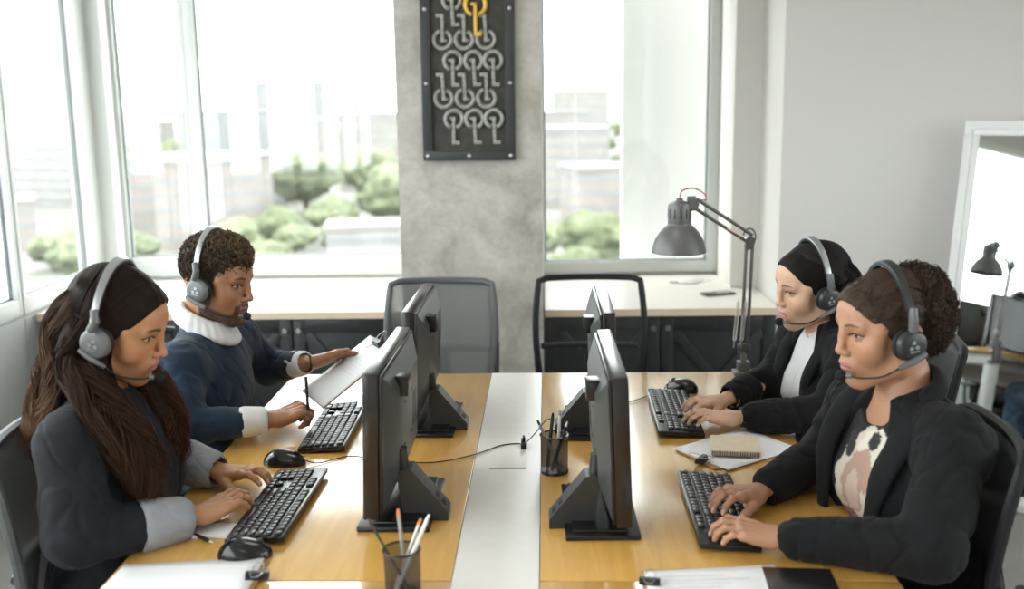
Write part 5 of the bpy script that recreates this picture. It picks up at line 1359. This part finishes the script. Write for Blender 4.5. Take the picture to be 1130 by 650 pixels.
for w_, el in ((w3n, p3['elN']), (w3f, p3['elF'])):     # bunched sleeve ends
    d = (w_-el)/np.linalg.norm(w_-el); c_ = w_*.74+el*.26; s = SDF(c_-.1, c_+.1, .003)
    for q, r_ in ((-.035, .050), (-.012, .048), (.010, .044)): s.cap(c_+d*(q-.006), c_+d*(q+.006), r_, r_*.95, k=.006)
    s.cap(c_+d*.0, c_+d*.08, .030, .03, mode='s'); s.disp(folds(45, .004, 9)); v, f = s.mesh(); P3.add('sleeve_end', [(v, f, None)], M['blazer'])
L = lambda q: np.array(q)@hm.T+hc
K1, K2 = (.006, .005, .005), (.030, .025, .023)
hv, hf = scalp_shell((-.016, 0, .042), (.107, .085, .094), [W1C], lambda x, y, z: .0008*wob(x*.4, y, z*.4, 160, 4), extra=WEX)
def p_str(rs, n, t):
    sg = np.where(rs.rand(n) < .5, -1., 1.); x0 = rs.uniform(-.97, .985, n); ph = (.0+1.8*t[None, :])
    x = x0[:, None]*(1-.9*t[None, :])-.55*t[None, :]
    ph = ph+0*x; return np.stack([x, sg[:, None]*np.sin(ph), np.cos(ph)*.95+.05], 2)
sv, sf, sc_ = surf_strands((-.016, 0, .042), (.107, .085, .094), 2200, p_str, K1, K2, seed=8, r=.0008, extra=WE2, cut=W1C)
parts = [(L(hv), hf, col_noise(hv, K1, (.012, .010, .009), 90)), (L(sv), sf, sc_)]
g1 = [L((-.05, .03, .06)), L((-.085, .045, .0)), A_(.868, 2.955, 1.03), A_(.880, 2.94, .975), A_(.878, 2.93, .90)]
g2 = [L((-.06, -.02, .06)), L((-.095, -.01, .0)), A_(.872, 3.03, 1.03), A_(.885, 3.04, .97), A_(.885, 3.04, .90)]
g3 = [L((-.02, -.078, .03)), L((-.01, -.08, -.05)), A_(.762, 3.095, 1.00), A_(.755, 3.085, .94), A_(.762, 3.075, .89)]
g4 = [L((-.045, .065, .03)), L((-.055, .07, -.04)), A_(.838, 2.925, 1.01), A_(.850, 2.92, .95), A_(.855, 2.915, .90)]
core = SDF((.66, 2.84, .84), (.98, 3.16, 1.25), .004)
GS = ((g1, [.045, .045, .042, .034, .02]), (g2, [.045, .045, .042, .034, .02]), (g3, [.02, .02, .022, .02, .012]), (g4, [.03, .034, .032, .026, .016]))
for g_, r_ in GS: q = spline(g_, 4); core.chain(q, list(np.interp(np.linspace(0, 1, len(q)), np.linspace(0, 1, len(r_)), r_)*.85), k=.012)
v, f = core.mesh(); parts.append((v, f, col_noise(v, K1, (.012, .010, .009), 60)))
for i, (g_, r_) in enumerate(GS): parts.append(clump(g_, r_, 380, K1, K2 if i != 2 else (.05, .03, .02), r=.0009, seed=20+i, wave=.002, wf=1))
P3.add('hair', parts, M['hair'], 'straight black hair')
headset(hm, hc, 1, 'dark headset with three pale dots on the black-haired woman', wide=.095, top=.146, lean=-.012, cupm='dark_grey')
for q, r_, nm, mt, lb in ((w3n+A_(.022, .004, 0), .0285, 'wristband', 'soft_black', 'wide black wristband on the near wrist of the black-haired woman'), (w3f+A_(.030, .018, 0), .0275, 'bracelet', 'brown_edge', 'thin brown bracelet on the far wrist of the black-haired woman')):
    pts = [(0, r_*math.cos(a), r_*math.sin(a)*.86) for a in np.linspace(0, 2*PI, 25)[:-1]]
    m = MB()
    if nm == 'wristband':
        for dx in (-.006, 0, .006): m.tube([(dx, y, z) for _, y, z in pts], .0042, 6, closed=True)
    else: m.tube(pts, .0022, 6, closed=True)
    o = tag(m.build(nm, M[mt]), lb, 'bracelet'); o.location = q; o.rotation_euler = (0, 0, R_(0 if nm == 'wristband' else 38))

# ---------- woman 4: front right, curly hair tied back
sk = (.45, .235, .140)
p4 = dict(F=-1, tw=17, shN=A_(.815, 2.025, .965), shF=A_(.735, 2.385, .955), neck=A_(.772, 2.20, 1.016), hip=A_(.815, 2.17, .565), elN=A_(.735, 1.905, .795), elF=A_(.685, 2.455, .805), bust=True, wide=1.02)
hm, hc = rot(193, 9, -2), A_(.722, 2.191, 1.159)
P4 = Person('woman with curly hair tied back in a black blazer over a printed t-shirt, typing', (.80, 2.16, 0), p4)
w4n, w4f = A_(.468, 1.992, .782), A_(.476, 2.238, .782)
TY4 = [(2, 44, 26), (-2, 48, 30), (0, 46, 30), (4, 40, 26)]
a4n = make_arm(p4['elN'], w4n, (-.97, .22, .12), (0, -.1, 1), -1, TY4, sk, (.62, .38, .30), .95, thumb=(30, -35, 10))
a4f = make_arm(p4['elF'], w4f, (-.87, -.48, .12), (0, 0, 1), 1, TY4, sk, (.62, .38, .30), .95, thumb=(34, -35, 5))
P4.body(make_head(skin=sk, lip=(.46, .19, .16), brow=(.05, .03, .02), jaw=1.0, nose=1.14, lips=1.2, cheek=1.02, browk=1.0, eyeopen=.62, neck_r=.050, nlen=-.2), hm, hc, [a4n, a4f], sk)
P4.trousers(M['trousers'])
s = SDF((.52, 1.92, .52), (1.12, 2.46, 1.09), .0045); torso(s, p4, -.001); s.ell(p4['neck']+A_(-.055, 0, .02), (.095, .078, .085), k=.006, mode='s'); s.disp(folds(24, .003, 3)); v, f = s.mesh()
cT = np.tile(A_(.012, .012, .013), (len(v), 1))
X_, Y_, Z_ = v.T; fr_ = X_ < .80
ct, st_ = math.cos(R_(17)), math.sin(R_(17)); yy, zz = -(X_-.772)*st_+(Y_-2.20)*ct-.0, Z_-.845
def blob(cy, cz, ry, rz, a=0): 
    c_, s_ = math.cos(a), math.sin(a); u = (yy-cy)*c_+(zz-cz)*s_; w = -(yy-cy)*s_+(zz-cz)*c_; return ((u/ry)**2+(w/rz)**2 < 1+.12*np.sin(9*np.arctan2(w, u))) & fr_
for (q, colr) in ((blob(-.01, -.02, .085, .125), (.62, .55, .47)), (blob(-.035, .06, .05, .05), (.72, .66, .58)), (blob(.0, -.01, .045, .075, .3), (.45, .30, .24)), (blob(.01, -.035, .022, .045), (.58, .45, .37)), (blob(-.03, .085, .016, .02), (.03, .03, .03)), (blob(.045, .06, .02, .03), (.03, .03, .03)), (blob(-.04, -.07, .02, .045, -.3), (.70, .64, .57)), (blob(.03, -.10, .03, .02), (.25, .16, .13))): cT[q] = colr
cm, cnt_, cb2 = new_mat('printed_tshirt'); an = cnt_.nodes.new('ShaderNodeAttribute'); an.attribute_name = 'Col'; cnt_.links.new(an.outputs['Color'], cb2.inputs['Base Color']); cb2.inputs['Roughness'].default_value = .85
P4.add('tshirt', [(v, f, cT)], cm, 'black t-shirt with a cream and rose print')
blazer(P4, p4, w4n, w4f, (.40, 1.78, .48), (1.18, 2.58, 1.12), (.185, .015, -.15), (.168, .104, .30), .014, 33, (.90, .86), (.068, .060, .043), .006,
       ([(.01, -.090, .014), (.05, -.100, -.02), (.086, -.104, -.075), (.122, -.098, -.15), (.138, -.075, -.31)], [.020, .028, .036, .032, .014]),
       ([(.01, .090, .014), (.05, .112, -.02), (.082, .124, -.075), (.112, .122, -.15), (.128, .100, -.31)], [.020, .028, .034, .030, .014]))
L = lambda q: np.array(q)@hm.T+hc
hv, hf = scalp_shell((-.016, 0, .046), (.103, .083, .090), [WCUT, ((-.02, 0, -.115), (.2, .2, .07), .01)], lambda x, y, z: .0018*wob(x*.5, y, z, 260, 4), extra=WEX)
pv_s = SDF((-.17, -.12, -.12), (.03, .12, .17), .003); pv_s.ell((-.074, 0, .034), (.068, .086, .096)); pv_s.disp(lambda x, y, z: .005*wob(x, y, z, 120, 4)+.003*wob(x, y, z, 380, 6)); pv, pf = pv_s.mesh()
def p_back(rs, n, t):
    sg = rs.uniform(-1, 1, n); x0 = .88
    a = 1.45-2.3*t[None, :]+0*sg[:, None]
    lat = sg[:, None]*(.75+.25*t[None, :])
    return np.stack([np.sin(a)*np.sqrt(1-.55*lat**2), lat*.95, np.cos(a)*np.sqrt(1-.55*lat**2)+.10+0*lat], 2)
sv, sf, sc_ = surf_strands((-.016, 0, .046), (.103, .083, .090), 2000, p_back, (.030, .018, .012), (.085, .050, .030), seed=9, r=.0008, extra=WE2, cut=WCUT)
n1, n2 = vnormals(hv, hf), vnormals(pv, pf)
ok = hv[:, 0] < .07
c1 = curl_tubes(hv[ok], n1[ok], 1500, .0030, (.025, .015, .010), (.085, .050, .030), 3, r=.0008)
c2 = curl_tubes(pv, n2, 4200, .0065, (.018, .010, .007), (.070, .038, .022), 5, r=.0009)
P4.add('hair', [(L(hv), hf, col_noise(hv, (.022, .013, .009), (.05, .03, .018), 200)), (L(sv), sf, sc_), (L(c1[0]), c1[1], c1[2])], M['curls'], 'curly brown hair drawn back from the forehead')
P4.add('hair_puff', [(L(pv), pf, col_noise(pv, (.012, .007, .005), (.028, .016, .010), 200)), (L(c2[0]), c2[1], c2[2])], M['curls'], 'round puff of curls at the back')
headset(hm, hc, 1, 'dark headset with three pale dots on the woman with the curly puff', wide=.095, top=.147, lean=-.012, cupm='dark_grey', bandm='dark_grey')

# ================================================================ the city outside
GZ = -32.
def pale(name, col, var=.1, vs=.2): return pbr(name, col, .95, var=var, vscale=vs)  # washed-out, low-contrast colours: haze over the city put into the materials
MC = [pale('city_cream', (.235, .22, .20)), pale('city_white', (.26, .255, .25)), pale('city_rose', (.235, .205, .19)), pale('city_grey', (.20, .208, .215))]
tree_m = [pale('tree_green', (.105, .122, .070), .35, .5), pale('tree_pale_green', (.145, .165, .10), .35, .5)]
struct(MB().box((-700, 9, GZ-1), (500, 1500, GZ)).box((-700, -500, GZ-1), (-12, 9, GZ)).box((12, -500, GZ-1), (500, 9, GZ)).build('ground_outside', pale('city_ground', (.165, .165, .15), .35, .02)))
rs = random.Random(5)
def building(x, y, w, d, h, mi, label, rz=0):
    t = empty('city_building', (x, y, GZ), rz, label, 'building', 'pale buildings of the city beyond the windows')
    MB().box((-w/2, -d/2, 0), (w/2, d/2, h)).build('facade', MC[mi], t, smooth=False)
    MB().box((-w/2-.4, -d/2-.4, h), (w/2+.4, d/2+.4, h+.8)).build('roof', MC[(mi+1) % 4], t, smooth=False)
    m = MB(); n = max(2, int(h/3.4))
    for k in range(n): m.box((-w/2-.06, -d/2-.06, 1.6+k*3.4), (w/2+.06, d/2+.06, 2.9+k*3.4))
    m.build('window_band', pale('city_glass', (.20, .21, .22)) if 'cg' not in M else M['cg'], t, smooth=False)
M['cg'] = pale('city_glass', (.195, .20, .205))
def at(px, Yd): return (px-602)/1150*Yd
spec = []
for i in range(90):
    Yd = rs.choice([150, 190, 240, 300, 380, 480, 600, 750])*rs.uniform(.9, 1.1); px = rs.uniform(-350, 800)
    if 455 < px < 590: continue
    topy = rs.uniform(112, 150) if Yd > 350 else rs.uniform(150, 215)
    h = 1.66-(topy-108)*Yd/1150-GZ
    if h < 6 or (Yd < 230 and h > 14): continue
    spec.append((at(px, Yd), Yd, rs.uniform(14, 46), rs.uniform(12, 30), h, rs.randrange(4), rs.uniform(-.5, .5)))
spec += [(at(560/1, 520)-0, 560, 20, 20, 38, 1, 0), (at(292, 700), 700, 16, 16, 46, 3, 0), (at(352, 800), 800, 14, 14, 48, 3, .2), (at(392, 900), 900, 18, 16, 46, 1, 0),
         (at(398, 170), 190, 20, 12, 11, 1, .15), (at(655, 170), 330, 22, 16, 24, 0, 0), (at(625, 260), 400, 20, 16, 28, 2, 0), (at(665, 300), 500, 26, 20, 36, 0, 0), (at(618, 120), 120, 14, 12, 13, 1, 0)]
kept = []
for k, (x, y, w_, d_, h, mi, rz) in enumerate(spec[::-1]):
    if any((x-a)**2+(y-b_)**2 < (.72*(max(w_, d_)+c))**2 for a, b_, c in kept): continue
    kept.append((x, y, max(w_, d_)))
    dist = 'in the middle distance' if y < 320 else 'on the far skyline'
    side = 'left-hand windows' if x < -90 and y < 320 or x/y < -.38 else ('big window left of the pillar' if x/y < -.02 else 'window right of the pillar')
    building(x, y, w_, d_, h, mi, 'pale city block %s, seen through the %s' % (dist, side), rz)
def tree(x, y, r, mi, label):
    t = empty('tree', (x, y, GZ), 0, label, 'tree', 'trees below the windows')
    s = bmesh.new(); bmesh.ops.create_icosphere(s, subdivisions=4, radius=1)
    sd = rs.randrange(999)
    for v in s.verts:
        n_ = v.co.normalized(); q = 1+.22*float(wob(n_.x, n_.y, n_.z, 4, sd))+.14*float(wob(n_.x, n_.y, n_.z, 13, sd+1)); v.co = Vector((n_.x*r*q, n_.y*r*q, r*1.1+n_.z*r*.72*q))
    for f in s.faces: f.smooth = True
    me = bpy.data.meshes.new('crown'); s.to_mesh(me); s.free(); link('crown', me, tree_m[mi], t)
    MB().cyl((0, 0, 0), (0, 0, r*.9), r*.09, r*.06, n=8).build('trunk', pbr('bark', (.1, .07, .05), .9), t)
sp_t = [(305, 250, 5, 0), (345, 272, 6, 0), (285, 280, 5, 1), (318, 262, 4, 1), (372, 258, 4, 1), (250, 262, 5, 1), (225, 275, 5, 1), (262, 240, 5, 0), (365, 240, 5, 1), (435, 255, 9, 0), (330, 270, 6, 1), (275, 215, 7, 1), (290, 200, 8, 1), (335, 205, 7, 0), (240, 215, 8, 1), (410, 200, 6, 1), (425, 175, 7, 0), (612, 200, 6, 1), (618, 215, 5, 0), (660, 250, 5, 0), (672, 262, 5, 1), (628, 240, 4, 1), (655, 262, 7, 0), (668, 235, 6, 1), (606, 165, 6, 1), (180, 225, 8, 1), (150, 200, 8, 0), (200, 250, 8, 0), (60, 230, 8, 1), (30, 210, 9, 0), (395, 235, 6, 1), (445, 220, 8, 1), (80, 270, 7, 1), (640, 240, 6, 1)]
for i in range(110):
    px, py = rs.uniform(-200, 700), rs.uniform(140, 300)
    if 450 < px < 595: continue
    sp_t.append((px, py, rs.uniform(3, 6), rs.randrange(2)))
for (px, py, r, mi) in sp_t:
    Yd = (1.66-GZ-r)*1150/(py-108); r_ = r*1.15*min(1.5, max(.8, Yd/240))
    if any((at(px, Yd)-a)**2+(Yd-b_)**2 < (.72*c+r_)**2 for a, b_, c in kept): continue
    kept.append((at(px, Yd), Yd, r_*1.4))
    side = 'left-hand windows' if px < 225 else ('big window left of the pillar' if px < 450 else 'window right of the pillar')
    tree(at(px, Yd), Yd, r*1.15*min(1.5, max(.8, Yd/240)), mi, '%s green tree far below the %s' % ('pale' if mi else 'mid', side))
# white outer fin of the building beside the right-hand window
struct(MB().box((.43, 5.95, -4), (.56, 6.05, 4)).box((.56, 6.0, -4), (1.6, 6.08, 4)).build('trim_3', pbr('white_fin', (.85, .85, .85), .6)))

# ================================================================ light, camera
w_ = bpy.data.worlds.new('overcast_sky'); SC.world = w_; w_.use_nodes = True; nt = w_.node_tree
bg = nt.nodes['Background']; tc = nt.nodes.new('ShaderNodeTexCoord'); sp = nt.nodes.new('ShaderNodeSeparateXYZ'); nt.links.new(tc.outputs['Generated'], sp.inputs[0])
rp = nt.nodes.new('ShaderNodeValToRGB'); rp.color_ramp.elements[0].position = 0; rp.color_ramp.elements[0].color = (.93, .96, 1, 1); rp.color_ramp.elements[1].position = .6; rp.color_ramp.elements[1].color = (1, .99, .97, 1)
nt.links.new(sp.outputs['Z'], rp.inputs[0]); nt.links.new(rp.outputs[0], bg.inputs['Color']); bg.inputs['Strength'].default_value = 7.0
def portal(loc, rot_, sx, sy):
    l = bpy.data.lights.new('window_portal', 'AREA'); l.shape = 'RECTANGLE'; l.size = sx; l.size_y = sy; l.cycles.is_portal = True
    o = bpy.data.objects.new('window_portal', l); COL.objects.link(o); o.location = loc; o.rotation_euler = rot_
portal((XL-.14, .9, 1.75), (0, R_(-90), 0), 2.0, 8.9)
portal((-1.4, YB+.2, 1.75), (R_(-90), 0, 0), 1.6, 2.0)
portal((.42, YB+.2, 1.75), (R_(-90), 0, 0), .95, 2.0)
portal((XR+.2, .3, 1.75), (0, R_(90), 0), 1.8, 5.0)
sun = bpy.data.lights.new('sun', 'SUN'); sun.energy = 1.5; sun.angle = R_(20); sun.color = (1, .95, .88)
so = bpy.data.objects.new('sun', sun); COL.objects.link(so); so.rotation_euler = Vector((.75, -.30, -.62)).to_track_quat('-Z', 'Y').to_euler(); so.location = (-8, 8, 9)
cam = bpy.data.cameras.new('camera'); cam.lens = 1150/1130*36; cam.sensor_width = 36; cam.clip_end = 3000; cam.clip_start = .05
co = bpy.data.objects.new('camera', cam); COL.objects.link(co); SC.camera = co
Rw = [[0.999384, -0.00916, -0.033883], [0.0316, -0.185331, 0.982168], [-0.015277, -0.982633, -0.184927]]   # rows: world axes seen by the camera
Mx = Matrix([[Rw[i][0], -Rw[i][1], -Rw[i][2], 0] for i in range(3)]+[[0, 0, 0, 1]]); Mx.translation = (0, 0, 1.66); co.matrix_world = Mx
cam.dof.use_dof = True; cam.dof.focus_distance = 2.75; cam.dof.aperture_fstop = 2.2
SC.cycles.use_denoising = True
SC.cycles.max_bounces = 8; SC.cycles.transparent_max_bounces = 24; SC.cycles.sample_clamp_indirect = 8
SC.view_settings.view_transform = 'Standard'; SC.view_settings.look = 'None'; SC.view_settings.gamma = 1; SC.view_settings.exposure = .22; SC.view_settings.use_curve_mapping = False
bpy.context.view_layer.update()
